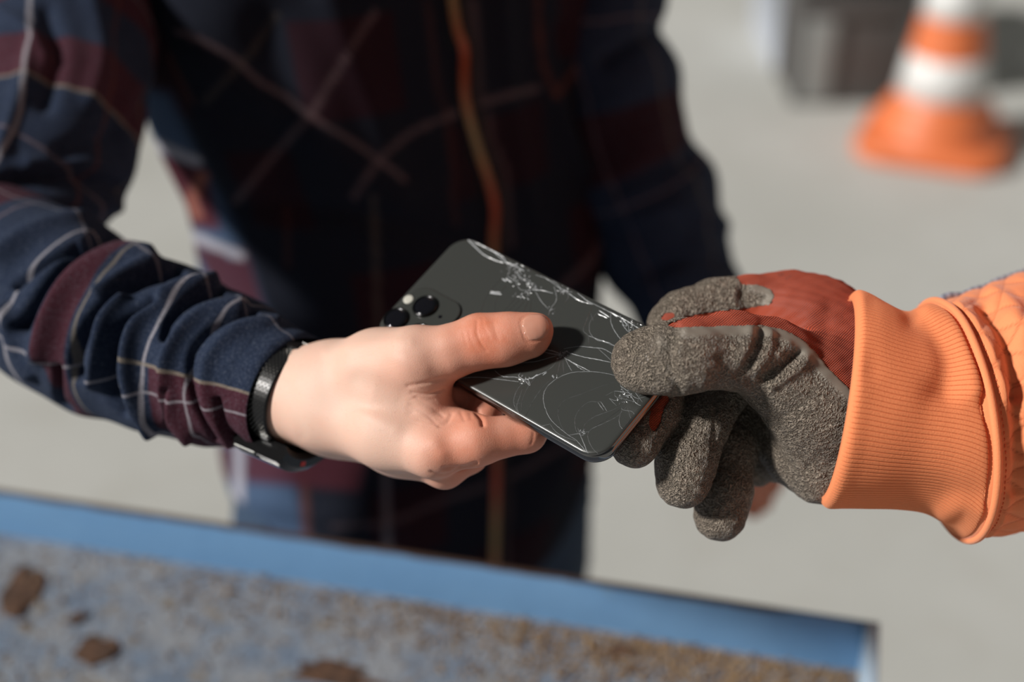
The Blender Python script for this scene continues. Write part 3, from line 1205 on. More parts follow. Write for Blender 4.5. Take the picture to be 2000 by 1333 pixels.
def uv_at(px, py):
    qq = pix(sheet)
    m = (N0 * unit(sheet)).sum(1) < -.05
    d = ((qq - (px, py)) ** 2).sum(1) + (~m) * 1e9
    k = int(np.argmin(d))
    return UU[k] / 1000, VV[k]


uA, uB, uC = uv_at(283, 690)[0], uv_at(372, 735)[0], uv_at(22, 590)[0]
uR, uT = uv_at(58, 690)[0], uv_at(128, 700)[0]
vT = np.mean([uv_at(x, y)[1] for x, y in ((310, 712), (371, 738), (440, 760), (487, 778))])
vW = np.mean([uv_at(x, y)[1] for x, y in ((54, 652), (124, 712), (165, 765))])
vW2 = uv_at(300, 826)[1]
dv = 1 if vW > vT else -1
lo_v, hi_v = (vT, vT + .22) if dv > 0 else (vT - .22, vT)
M_SL = plaid('plaid_sleeve', [(uR, uT, .1, .95, MAROON), (uB - .024, uB + .2, lo_v, hi_v, MAROON), (uC - .12, uC - .06, .0, 1, MAROON)],
             [(uA, .0013, WHITE_T, .95), (uB, .0008, WHITE_T, .85), (uC, .0015, WHITE_T, .95), (uT + .003, .0009, TAN_T, .75), (uC - .05, .0010, PINK_T, .6)],
             [(vT, .0046, TAN_T, .85, uA - .02, 9), (vW, .0036, WHITE_T, .8), (vT - .20 * dv, .0035, WHITE_T, .5), (vT - .33 * dv, .0035, TAN_T, .5), (vW + .2 * dv, .0035, TAN_T, .5)])
# turned-in cuff: inner wall
inner = []
for k in range(14):
    i = nu - 1 - k * 3
    c_ = P[i].mean(0)
    inner.append(c_ + (sheet.reshape(nu, nv, 3)[i] - c_) * (1 - .05 * min(1, k / 2)))
inner = np.array(inner).reshape(-1, 3)
vall = np.vstack([sheet, inner])
f2 = grid_faces(15, nv)
f2 = f2 + (nu - 1) * nv
if ff[0, 1] != grid_faces(nu, nv)[0, 1]:
    f2 = f2[:, ::-1].copy()
uvs = np.stack([np.r_[UU, L_end - np.repeat(np.arange(14) * 3 * (us_[1] - us_[0]), nv)] / 1000, np.r_[VV, np.tile(vs_, 14)]], 1)


def loft_uv_obj(name, v_, f_, uv_, mat, parent):
    o = from_arrays(name, v_, f_, mat, parent)
    me = o.data
    l = me.uv_layers.new(name='UVMap')
    idx = np.empty(len(me.loops), np.int32)
    me.loops.foreach_get('vertex_index', idx)
    uu = np.asarray(uv_, np.float32)[idx].reshape(-1, 4, 2)
    mx = uu[:, :, 1].max(1, keepdims=True)
    uu[:, :, 1] = np.where((mx - uu[:, :, 1] > .5), uu[:, :, 1] + 1, uu[:, :, 1])
    l.data.foreach_set('uv', uu.reshape(-1))
    return o


# --- jacket torso (front turned a little to the right of the picture)
TY = math.radians(38)
Xax, Yax = np.array([math.cos(TY), math.sin(TY), 0]), np.array([math.sin(TY), -math.cos(TY), 0])   # across, front
TB = np.array([(-.082, 1.065, .775, .150, .105), (-.082, 1.065, .80, .160, .113), (-.083, 1.065, .84, .171, .120), (-.083, 1.065, .92, .173, .120), (-.083, 1.07, 1.02, .172, .118),
               (-.087, 1.075, 1.12, .175, .118), (-.100, 1.08, 1.22, .190, .120), (-.106, 1.085, 1.32, .200, .118), (-.10, 1.09, 1.40, .196, .108), (-.09, 1.095, 1.455, .165, .088), (-.09, 1.095, 1.49, .085, .07), (-.09, 1.09, 1.515, .066, .064)])
TR = even(cr(TB, 200), 260)
nvt = 330
th = np.arange(nvt) / nvt * 2 * math.pi
ct, st = np.cos(th), np.sin(th)
ex = 2 / 2.5
cx_ = np.sign(ct) * np.abs(ct) ** ex
sx_ = np.sign(st) * np.abs(st) ** ex
PT_ = TR[:, None, :3] + TR[:, 3][:, None, None] * cx_[None, :, None] * Xax + TR[:, 4][:, None, None] * sx_[None, :, None] * Yax
tv = V(PT_.reshape(-1, 3))
tf = grid_faces(len(TR), nvt)
tn = normals(tv, tf)
cen = V(np.repeat(TR[:, :3], nvt, 0))
if ((tv - cen) * tn).sum(1).mean() < 0:
    tf = tf[:, ::-1].copy()
    tn = -tn
zz, aa = PT_.reshape(-1, 3)[:, 2], np.tile(th, len(TR))
dr = 3.0 * np.sin(aa * 5 + 9 * zz) + 2.2 * np.sin(zz * 42 + 2 * np.sin(aa * 2)) * smooth01(zz, 1.2, .85) + 1.5 * np.sin(aa * 11 + 3 * np.sin(zz * 14))
tv = tv + tn * dr[:, None]
TF = [([(1060, 0), (1075, 150), (1110, 260), (1150, 330)], 22, 7), ([(1095, 60), (1120, 200), (1160, 300)], 18, -6), ([(1160, 330), (1165, 470), (1110, 560)], 26, 6), ([(330, 40), (430, 130), (600, 250), (780, 380)], 40, 6),
      ([(520, 60), (560, 200), (540, 360)], 40, -5), ([(470, 400), (700, 420), (900, 480)], 26, -6), ([(420, 480), (560, 620), (700, 700)], 40, 5), ([(980, 0), (1000, 200), (1040, 420)], 16, 5), ([(860, 0), (890, 180), (930, 340), (950, 460)], 14, -3),
      ([(640, 0), (720, 180), (760, 300)], 30, 4), ([(1040, 480), (1120, 620), (1160, 760)], 30, 5), ([(420, 960), (600, 1000), (800, 1030)], 24, 4)]
tv = fold(tv, tn, TF, (-.1, .3))
tq = pix(tv)
facing = (unit(tv) * tn).sum(1) < .15
# woven pattern with painted sun and shade: colour per point of a fine mesh (about 2.5 mm)
arc = aa / (2 * math.pi) * 1.02
h_ = zz
colr = np.tile(np.array((.0105, .0125, .0205)), (len(tv), 1))  # front darkened: its shade is put into the base colour


def put(mask, c_, s=1.0):
    m_ = np.clip(mask, 0, 1)[:, None] * s
    colr[:] = colr * (1 - m_) + np.array(c_) * m_


def sq(x, per, off, w):
    return (np.abs(((x - off) / per + .5) % 1 - .5) * per < w).astype(float)


put(sq(h_, .19, .895, .036) * sq(arc, .17, .495, .034), np.array(MAROON) * .4, .7)  # maroon squares dimmed by the same painted shade
put(sq(h_, .19, 1.0, .03) * sq(arc, .17, .58, .03), np.array(MAROON) * .35, .6)
for per, off, c_ in ((.095, .945, WHITE_T), (.095, .985, TAN_T)):
    put(sq(h_, per, off, .0016) * ~facing, c_, .5)
# stripes that run round the flank and down the front, as photographed
TL = [([(345, 60), (405, 85), (465, 120), (500, 155), (560, 190), (605, 225), (700, 285), (790, 350)], 5, PINK_T, .7), ([(735, 20), (690, 90), (640, 170), (605, 225), (530, 310), (460, 395)], 5, PINK_T, .6),
      ([(690, 385), (745, 310), (800, 262), (850, 238), (945, 200), (1052, 172)], 5, PINK_T, .6), ([(920, 0), (935, 100), (945, 195), (965, 280), (990, 350), (1000, 480)], 5, PINK_T, .4),
      ([(730, 385), (735, 520), (738, 640)], 6, TAN_T, .35), ([(752, 880), (755, 1000), (758, 1100)], 7, WHITE_T, .6), ([(466, 870), (466, 950), (468, 1050)], 9, WHITE_T, .75), ([(410, 975), (440, 1005), (470, 1030)], 8, WHITE_T, .7),
      ([(590, 880), (596, 1000), (600, 1100)], 8, RUST_T, .8), ([(650, 1030), (760, 1020), (860, 980), (1000, 930), (1120, 860)], 6, PINK_T, .4), ([(985, 880), (990, 1000), (985, 1100)], 6, PINK_T, .4),
      ([(1050, 0), (1060, 120), (1085, 180)], 6, RUST_T, .8), ([(1085, 190), (1140, 110), (1160, 60)], 6, RUST_T, .8), ([(1100, 560), (1160, 500), (1185, 420), (1175, 340)], 7, PINK_T, .45), ([(540, 30), (500, 90), (470, 125), (400, 200)], 5, TAN_T, .3),
      ([(330, 110), (360, 170), (375, 200)], 5, RUST_T, .6), ([(560, 410), (562, 520)], 6, RUST_T, .4), ([(830, 0), (850, 120), (880, 300), (890, 440)], 5, RUST_T, .4),
      ([(310, 285), (345, 300), (385, 315)], 9, WHITE_T, .8), ([(360, 455), (420, 480), (470, 500)], 9, WHITE_T, .7), ([(395, 345), (375, 390), (385, 420)], 12, (.30, .09, .045), .8)]
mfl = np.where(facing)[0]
lit_flank = np.zeros(len(tv))
lit_flank[mfl] = smooth01(poly_sd(tq[mfl], [(280, 180), (325, 190), (390, 330), (450, 440), (520, 640), (560, 900), (600, 1120), (380, 1120), (300, 500)]), 25, -10)
put(lit_flank, (.052, .085, .150), 1.0)  # sunlit strip of the flank painted as a lighter blue
for pts_, w_, c_, s_ in TL:
    pts_ = np.asarray(pts_, float)
    lo_, hi_ = pts_.min(0) - 40, pts_.max(0) + 40
    m_ = np.where(((tq > lo_) & (tq < hi_)).all(1) & facing)[0]
    d_ = poly_dist(tq[m_], cr(pts_, 8 * len(pts_)))
    mk = np.zeros(len(tv))
    mk[m_] = smooth01(d_, w_ * 1.5, w_ * .6)
    put(mk, c_, s_ * (.5 if pts_[:, 0].min() > 460 + 20 or pts_[:, 1].max() < 420 and pts_[:, 0].min() > 325 else 1))  # stripes on the front dimmed to go with its painted shade
for poly_, c_, s_ in (([(310, 300), (400, 330), (430, 450), (350, 440)], MAROON, 1.0), ([(400, 870), (720, 880), (700, 960), (405, 935)], MAROON, .9), ([(365, 460), (480, 490), (520, 620), (420, 560)], MAROON, .9)):
    m_ = np.where(facing)[0]
    mk = np.zeros(len(tv))
    mk[m_] = smooth01(poly_sd(tq[m_], poly_), 8, -8)
    put(mk * (colr.max(1) < .2), c_, s_)
t = NT('flannel_torso')
fz = t.noise(700, 4, .7)
t.set(Base_Color=t.mix(t.step(fz, .4, .8, 0, .25), t.attr('weave_light'), (.05, .055, .07)), Roughness=.95, Specular_IOR_Level=.08)
t.bump(fz, .4, .0008)
M_TOR = t.m
ntop = len(TR)
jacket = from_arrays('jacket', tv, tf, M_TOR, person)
set_col(jacket, 'weave_light', colr)
sleeve = loft_uv_obj('sleeve', vall, np.vstack([ff, f2]), uvs, M_SL, jacket)
sleeve['label'] = 'plaid sleeve bunched in folds up to the watch'

# upper arm of the same sleeve
US = [A(215, -330, 1120, 54), A(190, -180, 1050, 62), A(145, -40, 985, 60), A(124, 90, 945, 59), A(106, 210, 915, 58), A(62, 330, 888, 56), A(-30, 440, 866, 52), A(-130, 505, 868, 46), A(-170, 530, 868, 36), A(-185, 540, 868, 8)]
nu2, nv2 = 240, 260
P, us_, vs_, T = loft(US, nu2, nv2, ref=(0, 0, 1))
Pf = P.reshape(-1, 3).copy()
ff = grid_faces(nu2, nv2)
N0 = normals(Pf, ff)
if ((Pf - np.repeat(P.mean(1), nv2, 0)) * N0).sum(1).mean() < 0:
    ff = ff[:, ::-1].copy()
    N0 = -N0
UU, VV = np.repeat(us_, nv2), np.tile(vs_, nu2)
sheet = Pf + N0 * (1.3 * np.sin(UU / 16 + 2 * np.sin(VV * 6.28)) + .8 * np.sin(UU / 9 + 3 * np.sin(VV * 12.6)))[:, None]
UF = [([(235, 375), (140, 350), (40, 350), (-20, 370)], 14, -7), ([(255, 410), (150, 395), (40, 400)], 18, 6), ([(240, 330), (150, 320), (60, 320)], 18, 4), ([(300, 190), (220, 260), (120, 300)], 18, -4), ([(60, 90), (35, 190), (0, 290)], 16, 4), ([(90, 20), (110, 110), (90, 200)], 20, -5),
      ([(0, 20), (60, 60), (90, 110)], 12, 3), ([(180, 0), (200, 100), (180, 190)], 20, 4), ([(310, 130), (250, 200), (245, 300)], 14, 3)]
sheet = fold(sheet, N0, UF, (-.12, .25))
uTn = np.mean([uv_at(x, y)[0] for x, y in ((60, 150), (180, 175))])
uPk = uv_at(140, 352)[0]
vWh = np.mean([uv_at(x, y)[1] for x, y in ((60, 80), (42, 180), (20, 260))])
vRu = uv_at(222, 150)[1]
M_UP = plaid('plaid_upper_sleeve', [(uTn - .034, uTn, .1, .9, MAROON), (uTn - .12, uTn - .07, .1, .9, MAROON)],
             [(uTn, .0014, TAN_T, .75), (uPk, .0011, PINK_T, .55), (uTn - .09, .0014, WHITE_T, .5)],
             [(vWh, .0050, WHITE_T, .9), (vRu, .004, RUST_T, .7), (vRu + .12, .004, TAN_T, .5), (vWh - .15, .004, TAN_T, .5)])
us_sl = loft_uv_obj('sleeve', sheet, ff, np.stack([UU / 1000, VV], 1), M_UP, jacket)
us_sl['label'] = 'upper half of the plaid sleeve'

# far arm, hanging in shade
LS = [A(1060, -330, 1180, 54), A(1120, -200, 1160, 64), A(1160, -60, 1150, 60), A(1170, 60, 1150, 54), A(1195, 180, 1165, 56), A(1222, 290, 1180, 55), A(1268, 400, 1200, 59), A(1300, 490, 1215, 55), A(1345, 600, 1225, 48), A(1400, 700, 1230, 43)]
P, us_, vs_, T = loft(LS, nu2, nv2, ref=(0, 0, 1))
Pf = P.reshape(-1, 3).copy()
ff = grid_faces(nu2, nv2)
N0 = normals(Pf, ff)
if ((Pf - np.repeat(P.mean(1), nv2, 0)) * N0).sum(1).mean() < 0:
    ff = ff[:, ::-1].copy()
    N0 = -N0
UU, VV = np.repeat(us_, nv2), np.tile(vs_, nu2)
sheet = Pf + N0 * (2.2 * np.sin(UU / 15 + 1.5 * np.sin(VV * 6.28)) + 1.4 * np.sin(UU / 8.5 + 2 * np.sin(VV * 12.6)))[:, None]
sheet = fold(sheet, N0, [([(1290, 55), (1240, 80), (1180, 120)], 14, -7), ([(1350, 320), (1290, 330), (1200, 370)], 14, -6), ([(1420, 440), (1330, 400), (1240, 430)], 16, 5), ([(1420, 520), (1340, 510), (1260, 540)], 12, -5)], (-.4, .1))
SHADED_MAROON = tuple(np.array(MAROON) * .5)  # darker maroon: the far arm's shade is put into its colour
M_FAR = plaid('plaid_far_sleeve', [(.12, .16, .1, .9, SHADED_MAROON), (.24, .29, .1, .9, SHADED_MAROON)], [(.10, .0013, TAN_T, .5), (.18, .0013, PINK_T, .5), (.31, .0014, PINK_T, .5)], [(.42, .004, PINK_T, .5), (.6, .004, TAN_T, .5)])
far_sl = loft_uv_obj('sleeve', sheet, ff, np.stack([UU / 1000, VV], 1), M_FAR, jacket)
far_sl['label'] = 'plaid sleeve of the far arm in shade'

# zip: tape and teeth
zp = cr([(878, -60), (882, 0), (892, 60), (905, 100), (905, 180), (916, 235), (935, 300), (955, 360), (965, 410), (962, 470), (962, 600), (966, 760), (968, 900), (966, 1000), (964, 1090), (962, 1130)], 400)
vis = np.where(facing & ((tn * unit(tv)).sum(1) < 0))[0]


def on_jacket(pp, lift):
    out = []
    for x, y in pp:
        d_ = ((tq[vis] - (x, y)) ** 2).sum(1)
        k = vis[np.argsort(d_)[:4]]
        w = 1 / (((tq[k] - (x, y)) ** 2).sum(1) + 1)
        zd = (tv[k, 2] * w).sum() / w.sum()
        nn = unit((tn[k] * w[:, None]).sum(0))
        out.append(at(x, y, zd) + nn * lift)
    return np.array(out)


zc = on_jacket(zp, 1.5)
for _ in range(6):
    zc[1:-1] = (zc[:-2] + 2 * zc[1:-1] + zc[2:]) / 4
zc = even(zc, 330)
Tz = unit(np.gradient(zc, axis=0))
Sz = unit(np.cross(Tz, np.array([0, 0, -1.0])))
Fz = np.cross(Sz, Tz)
Fz *= np.sign((Fz * [0, 0, -1]).sum(1))[:, None]
vz, fz_ = [], []
for k in range(len(zc)):
    for s_, h in ((-9, 0), (-9, .8), (9, .8), (9, 0)):
        vz.append(zc[k] + Sz[k] * s_ + Fz[k] * h)
fz_ = grid_faces(len(zc), 4).tolist()
zipper = from_arrays('zipper', np.array(vz), fz_, plain('zip_tape', (.012, .010, .012), .9), jacket)
vz, fz_, zt = [], [], []
for k in range(0, len(zc) - 1):
    for sd in (0, 1):
        c_ = zc[k] * (1 - .5 * sd) + zc[k + 1] * .5 * sd
        b = len(vz)
        for e in (-.42, .42):
            for s_, h in ((-.4, .7), (3.2, .7), (3.2, 2.0), (-.4, 2.0)):
                vz.append(c_ + Sz[k] * (s_ if sd else -s_) + Fz[k] * h + Tz[k] * e)
        fz_ += [[b, b + 1, b + 2, b + 3], [b + 7, b + 6, b + 5, b + 4], [b, b + 4, b + 5, b + 1], [b + 1, b + 5, b + 6, b + 2], [b + 2, b + 6, b + 7, b + 3], [b + 3, b + 7, b + 4, b]]
        zt += [.5 + .5 * math.sin(k * .085 + 1.2)] * 8
t = NT('zip_teeth')
t.set(Base_Color=t.mix(t.attr('tone', True), (.62, .11, .03), (.48, .33, .14)), Roughness=.4)
teeth = from_arrays('zip_teeth', np.array(vz), fz_, t.m, zipper, False)
teeth['kind'] = 'stuff'
set_val(teeth, 'tone', zt)

# --- legs, shoes, head (mostly outside the picture)
M_JEANS = plain('denim', (.022, .045, .085), .9)
jl = [[WP(-.085, 1.07, .90, 118), WP(-.085, 1.07, .82, 124)]]
for s_ in (-1, 1):
    hx_ = np.array([-.085, 1.07]) + s_ * .085 * Xax[:2]
    jl.append([WP(hx_[0], hx_[1], .84, 100), WP(hx_[0], hx_[1], .46, 68), WP(hx_[0], hx_[1] + .01, .10, 58)])
    jl.append([WP(hx_[0] - .05 * Xax[0] * 0, hx_[1], .80, 96), WP(hx_[0], hx_[1], .6, 80)])
vj, fj = coarse_body(jl, 10, 30)
from_arrays('jeans', vj, fj, M_JEANS, person)
M_SHOE = plain('shoe_black', (.02, .02, .022), .6)
for s_ in (-1, 1):
    hx_ = np.array([-.085, 1.07]) + s_ * .085 * Xax[:2]
    fx = hx_ + .16 * Yax[:2]
    vj, fj = coarse_body([[WP(hx_[0], hx_[1], .055, 50), WP(fx[0], fx[1], .042, 40)], [WP(hx_[0], hx_[1], .12, 52), WP(hx_[0], hx_[1], .05, 50)]], 7, 16, 70)
    vw = W(vj)
    vw[:, 2] = np.maximum(vw[:, 2], .001)
    from_arrays('shoe', vw, fj, M_SHOE, person, world=True)
hc = np.array([-.085, 1.05, 1.66])
fw = Yax


def HP(f_, s_, z_, r):
    p = hc + fw * f_ + Xax * s_
    return WP(p[0], p[1], hc[2] + z_, r)


vh, fh = coarse_body([[HP(-.03, 0, .03, 84), HP(.025, 0, .02, 76)], [HP(.04, 0, -.04, 56), HP(.052, 0, -.085, 36)], [HP(.085, 0, .0, 12), HP(.102, 0, -.028, 13)], [HP(-.01, -.08, -.02, 13), HP(-.02, -.085, .015, 17)],
                      [HP(-.01, .08, -.02, 13), HP(-.02, .085, .015, 17)], [HP(.088, -.018, -.062, 8), HP(.088, .018, -.062, 8)], [HP(-.02, 0, -.03, 58), HP(-.025, 0, -.17, 54)]], 5, 14, 110)
head = from_arrays('head', vh, fh, M_SKIN, person)
vh, fh = coarse_body([[HP(-.045, 0, .045, 92), HP(.015, 0, .062, 78)], [HP(-.06, 0, -.02, 80), HP(-.055, 0, -.05, 66)]], 6, 14, 110)
from_arrays('hair', vh, fh, plain('hair_brown', (.035, .02, .012), .6), person)

# far hand: fingers hang below the gloved hand
G2 = Grid((130, -215, 1130), (330, 15, 1340), 2.4)
D2 = G2.new()
G2.chain(D2, [A(1400, 700, 1230, 28), A(1440, 775, 1233, 27)], 8)
G2.chain(D2, [A(1440, 775, 1233, 26), A(1470, 850, 1228, 25), A(1476, 880, 1226, 21)], 8)
for (x0, x1, x2, dz) in ((1448, 1452, 1456, -16), (1466, 1470, 1472, -6), (1486, 1492, 1490, 6), (1502, 1512, 1506, 18)):
    e_ = {1448: 1004, 1466: 1012, 1486: 1000, 1502: 972}[x0]
    G2.chain(D2, [A(x0, 862, 1228 + dz, 11.8), A(x1, 925, 1224 + dz, 10.8), A(x2, e_ - 18, 1230 + dz, 9.2)], 3)
G2.chain(D2, [A(1440, 800, 1220, 16), A(1425, 860, 1203, 13), A(1440, 910, 1193, 10.5)], 5)
v2, f2_ = G2.mesh(D2, 2)
fh_ = from_arrays('hand', v2, f2_, M_SKIN, person)
fh_['label'] = 'fingers of the far hand hanging in shade'
set_val(fh_, 'flush_bounce', np.full(len(v2), .8))
set_val(head, 'flush_bounce', np.full(len(head.data.vertices), .3))

# --- wristwatch
wc = np.array([A(566, 770, 706, 0)[:3], A(586, 777, 701, 0)[:3]])
wT = unit(A(592, 781, 700, 0)[:3] - A(480, 738, 740, 0)[:3])
wT = unit(np.array([.84, -.30, -.46]))
e1 = unit(np.array([0, 0, -1.]) - wT * -wT[2])
e2 = np.cross(wT, e1)
w0 = A(566, 770, 707, 0)[:3]
watch = thing('wristwatch', 'black wristwatch with a perforated metal strap on the bare wrist below the plaid cuff', 'watch', tuple(W(w0)))
M_STRAP = plain('strap_black', (.018, .018, .019), .33, .6)
M_CASE = plain('watch_case', (.02, .02, .021), .25, .7)
M_GLASS = plain('watch_glass', (.010, .011, .011), .06)
M_STEEL = plain('watch_steel', (.26, .26, .25), .3, 1.0)
WRX, WRY = 25.6, 24.6


def wr(a, s, r=0.0):                          # angle round the wrist, mm along the arm, mm above the strap line
    a = np.asarray(a, float)
    return w0 + wT * np.asarray(s, float)[..., None] + ((WRX + r) * np.cos(a))[..., None] * e1 + ((WRY + r) * np.sin(a))[..., None] * e2


def wr_block(name, a0, a1, s0, s1, r0, r1, mat, parent, na=10, bev=.8):
    aa_ = np.linspace(a0, a1, na)
    prof_ = [(s0 + bev, r0), (s0, r0 + bev), (s0, r1 - bev), (s0 + bev, r1), (s1 - bev, r1), (s1, r1 - bev), (s1, r0 + bev), (s1 - bev, r0)]
    vs_b = np.array([[wr(a, s, r) for s, r in prof_] for a in aa_]).reshape(-1, 3)
    m_ = len(prof_)
    fb = grid_faces(na, m_).tolist() + [list(range(m_)), [(na - 1) * m_ + j for j in range(m_)][::-1]]
    ob = from_arrays(name, vs_b, fb, mat, parent, smooth=False)
    b = bmesh.new()
    b.from_mesh(ob.data)
    bmesh.ops.recalc_face_normals(b, faces=b.faces)
    b.to_mesh(ob.data)
    b.free()
    return ob


sgn = 1 if wr(np.array(math.pi / 2), 0)[1] < w0[1] else -1      # which way round goes down
strap = wr_block('strap', -2.6, 2.6, -7.5, 7.5, -.4, 1.4, M_STRAP, watch, 60)
# mesh of the strap: rows of raised knots, kept as one part
kv, kf = [], []
for ia, a in enumerate(np.arange(-1.3, 1.0, .052)):
    for js in range(6):
        s = -6.2 + js * 2.3 + (.6 if ia % 2 else -.6)
        b = len(kv)
        for da, ds, hr in ((-.017, 0, 1.4), (0, -.75, 1.4), (.017, 0, 1.4), (0, .75, 1.4), (0, 0, 1.95)):
            kv.append(wr(np.array(a * sgn + da), s + ds, hr))
        kf += [[b, b + 1, b + 4], [b + 1, b + 2, b + 4], [b + 2, b + 3, b + 4], [b + 3, b, b + 4]]
kn = from_arrays('strap_mesh', np.array(kv), kf, plain('strap_knots', (.36, .35, .33), .22, 1.0), strap, False)
kn['kind'] = 'stuff'
wr_block('strap_link', .98 * sgn, 1.06 * sgn, -7.2, 7.2, .6, 2.6, M_STEEL, strap, 3, .4)
cas = wr_block('case', 1.12 * sgn, 2.25 * sgn, -13, 19, .8, 10.0, M_CASE, watch, 12, 2.5)
wr_block('bezel', 1.14 * sgn, 1.22 * sgn, -11, 2, 9.0, 10.8, M_STEEL, cas, 3, .4)
wr_block('watch_glass', 1.26 * sgn, 2.12 * sgn, -10, 16, 9.9, 10.9, M_GLASS, cas, 12, .4)
wr_block('sensor_mark', 1.62 * sgn, 1.74 * sgn, 19.0, 19.25, 4.2, 6.6, plain('watch_red', (.45, .02, .02), .5), cas, 3, .05)
wr_block('crown', 1.60 * sgn, 1.78 * sgn, -15.5, -13, 3.5, 6.5, M_STEEL, cas, 4, .4)
wr_block('buckle', -1.30 * sgn, -1.02 * sgn, -8, 8, .6, 3.0, M_STRAP, strap, 4, .5)
wr_block('buckle_bar', -1.34 * sgn, -1.30 * sgn, 2, 9, 2.0, 3.2, M_STEEL, strap, 3, .3)

# ------------------------------------------------------------------ worker (orange quilted jacket, coated glove)
worker = thing('person', 'person in an orange quilted jacket gripping the smartphone with a grey coated work glove', 'person', (.60, .62, 0))
t = NT('knit_red')
u, v_ = t.uv()
row = t.mth('SINE', t.mth('MULTIPLY', v_, 2 * math.pi / 1.15))
colm = t.mth('SINE', t.mth('ADD', t.mth('MULTIPLY', u, 2 * math.pi / 1.25), t.mth('MULTIPLY', t.mth('SIGN', row), 1.57)))
kh = t.mth('ADD', t.mth('ABSOLUTE', row), t.mth('MULTIPLY', colm, .45))
c = t.mix(t.step(kh, .0, .9), (.24, .026, .012), (.64, .098, .036))
c = t.mix(t.step(t.noise(70, 4, .65), .62, .75, 0, .6), c, (.16, .03, .02))
t.set(Base_Color=c, Roughness=.9, Specular_IOR_Level=.15, Sheen_Weight=.1)
t.bump(kh, .8, .0009)
M_KNIT = t.m
t = NT('latex_coating')
o3 = t.obj()
warp = t.n('ShaderNodeTexNoise', {'Vector': o3, 'Scale': 330.0, 'Detail': 2.0})
vec = t.n('ShaderNodeMix', {0: .0016}, data_type='VECTOR')
va = t.n('ShaderNodeVectorMath', {0: o3}, operation='ADD')
sc_ = t.n('ShaderNodeVectorMath', {0: warp.outputs[1]}, operation='SCALE')
sc_.inputs[3].default_value = .0030
t.put(va.inputs[1], sc_.outputs[0])
wn = t.n('ShaderNodeTexNoise', {'Vector': va.outputs[0], 'Scale': 370.0, 'Detail': 2.5, 'Roughness': .5}).outputs[0]
wn2 = t.n('ShaderNodeTexNoise', {'Vector': va.outputs[0], 'Scale': 640.0, 'Detail': 2.0, 'Roughness': .5}).outputs[0]
rdg = t.mth('ADD', t.step(t.mth('ABSOLUTE', t.mth('SUBTRACT', wn, .5)), .0, .10, 1, 0), t.mth('MULTIPLY', t.step(t.mth('ABSOLUTE', t.mth('SUBTRACT', wn2, .5)), .0, .11, 1, 0), .55))
flat_ = t.attr('flat', True)
rdg = t.mth('MULTIPLY', rdg, t.mth('SUBTRACT', 1.0, flat_))
c = t.mix(t.step(rdg, .1, 1.1), (.155, .126, .098), (.38, .315, .25))  # highlights on the wrinkle tops put into the colour
c = t.mix(t.mth('MULTIPLY', flat_, .8), c, (.24, .21, .175))
c = t.mix(t.step(t.noise(45, 4), .55, .75, 0, .25), c, (.09, .08, .062))
t.set(Base_Color=c, Roughness=.5, Specular_IOR_Level=.5)
t.bump(rdg, 1.0, .0018)
M_COAT = t.m

G3 = Grid((26, -108, 590), (176, 34, 745), .85)
D3 = G3.new()
# back of the hand and palm
G3.chain(D3, [A(1700, 775, 668, 28), A(1640, 740, 670, 28), A(1570, 660, 684, 24), A(1520, 610, 694, 17)], 12)
G3.chain(D3, [A(1700, 700, 678, 22), A(1600, 622, 692, 17.5), A(1545, 590, 696, 13)], 12)
G3.chain(D3, [A(1690, 830, 664, 30), A(1620, 850, 668, 25), A(1560, 850, 680, 18), A(1500, 800, 692, 14)], 12)
# thenar and thumb
G3.chain(D3, [A(1690, 790, 655, 30), A(1600, 770, 648, 25), A(1530, 735, 638, 18.5)], 10)
Dth = G3.new()
th_ = lambda px, py, r: O(px, py, r - .2, r)
G3.chain(Dth, [A(1590, 755, 646, 22), A(1500, 700, 634, 17.0), A(1430, 683, 626, 15.8), A(1345, 694, 617, 14.6), th_(1300, 703, 13.8), th_(1255, 706, 13.4)], 7)
D3 = smin(D3, Dth, 6)
G3.chain(D3, [A(1560, 900, 672, 12), A(1600, 920, 668, 15)], 8)
# index finger over the far edge, then under the phone
Dix = G3.new()
G3.chain(Dix, [A(1540, 600, 696, 15), A(1470, 592, 692, 12.8), A(1400, 598, 690, 12.0), A(1335, 618, 686, 11.2), A(1312, 640, 684, 10.6)], 6)
ui = lambda px, py, r: O(px, py, -PT - r + .2, r)
G3.chain(Dix, [A(1312, 640, 684, 10.6), ui(1305, 720, 10.8), ui(1276, 800, 11.0), ui(1240, 866, 10.8)], 5)
D3 = smin(D3, Dix, 4)
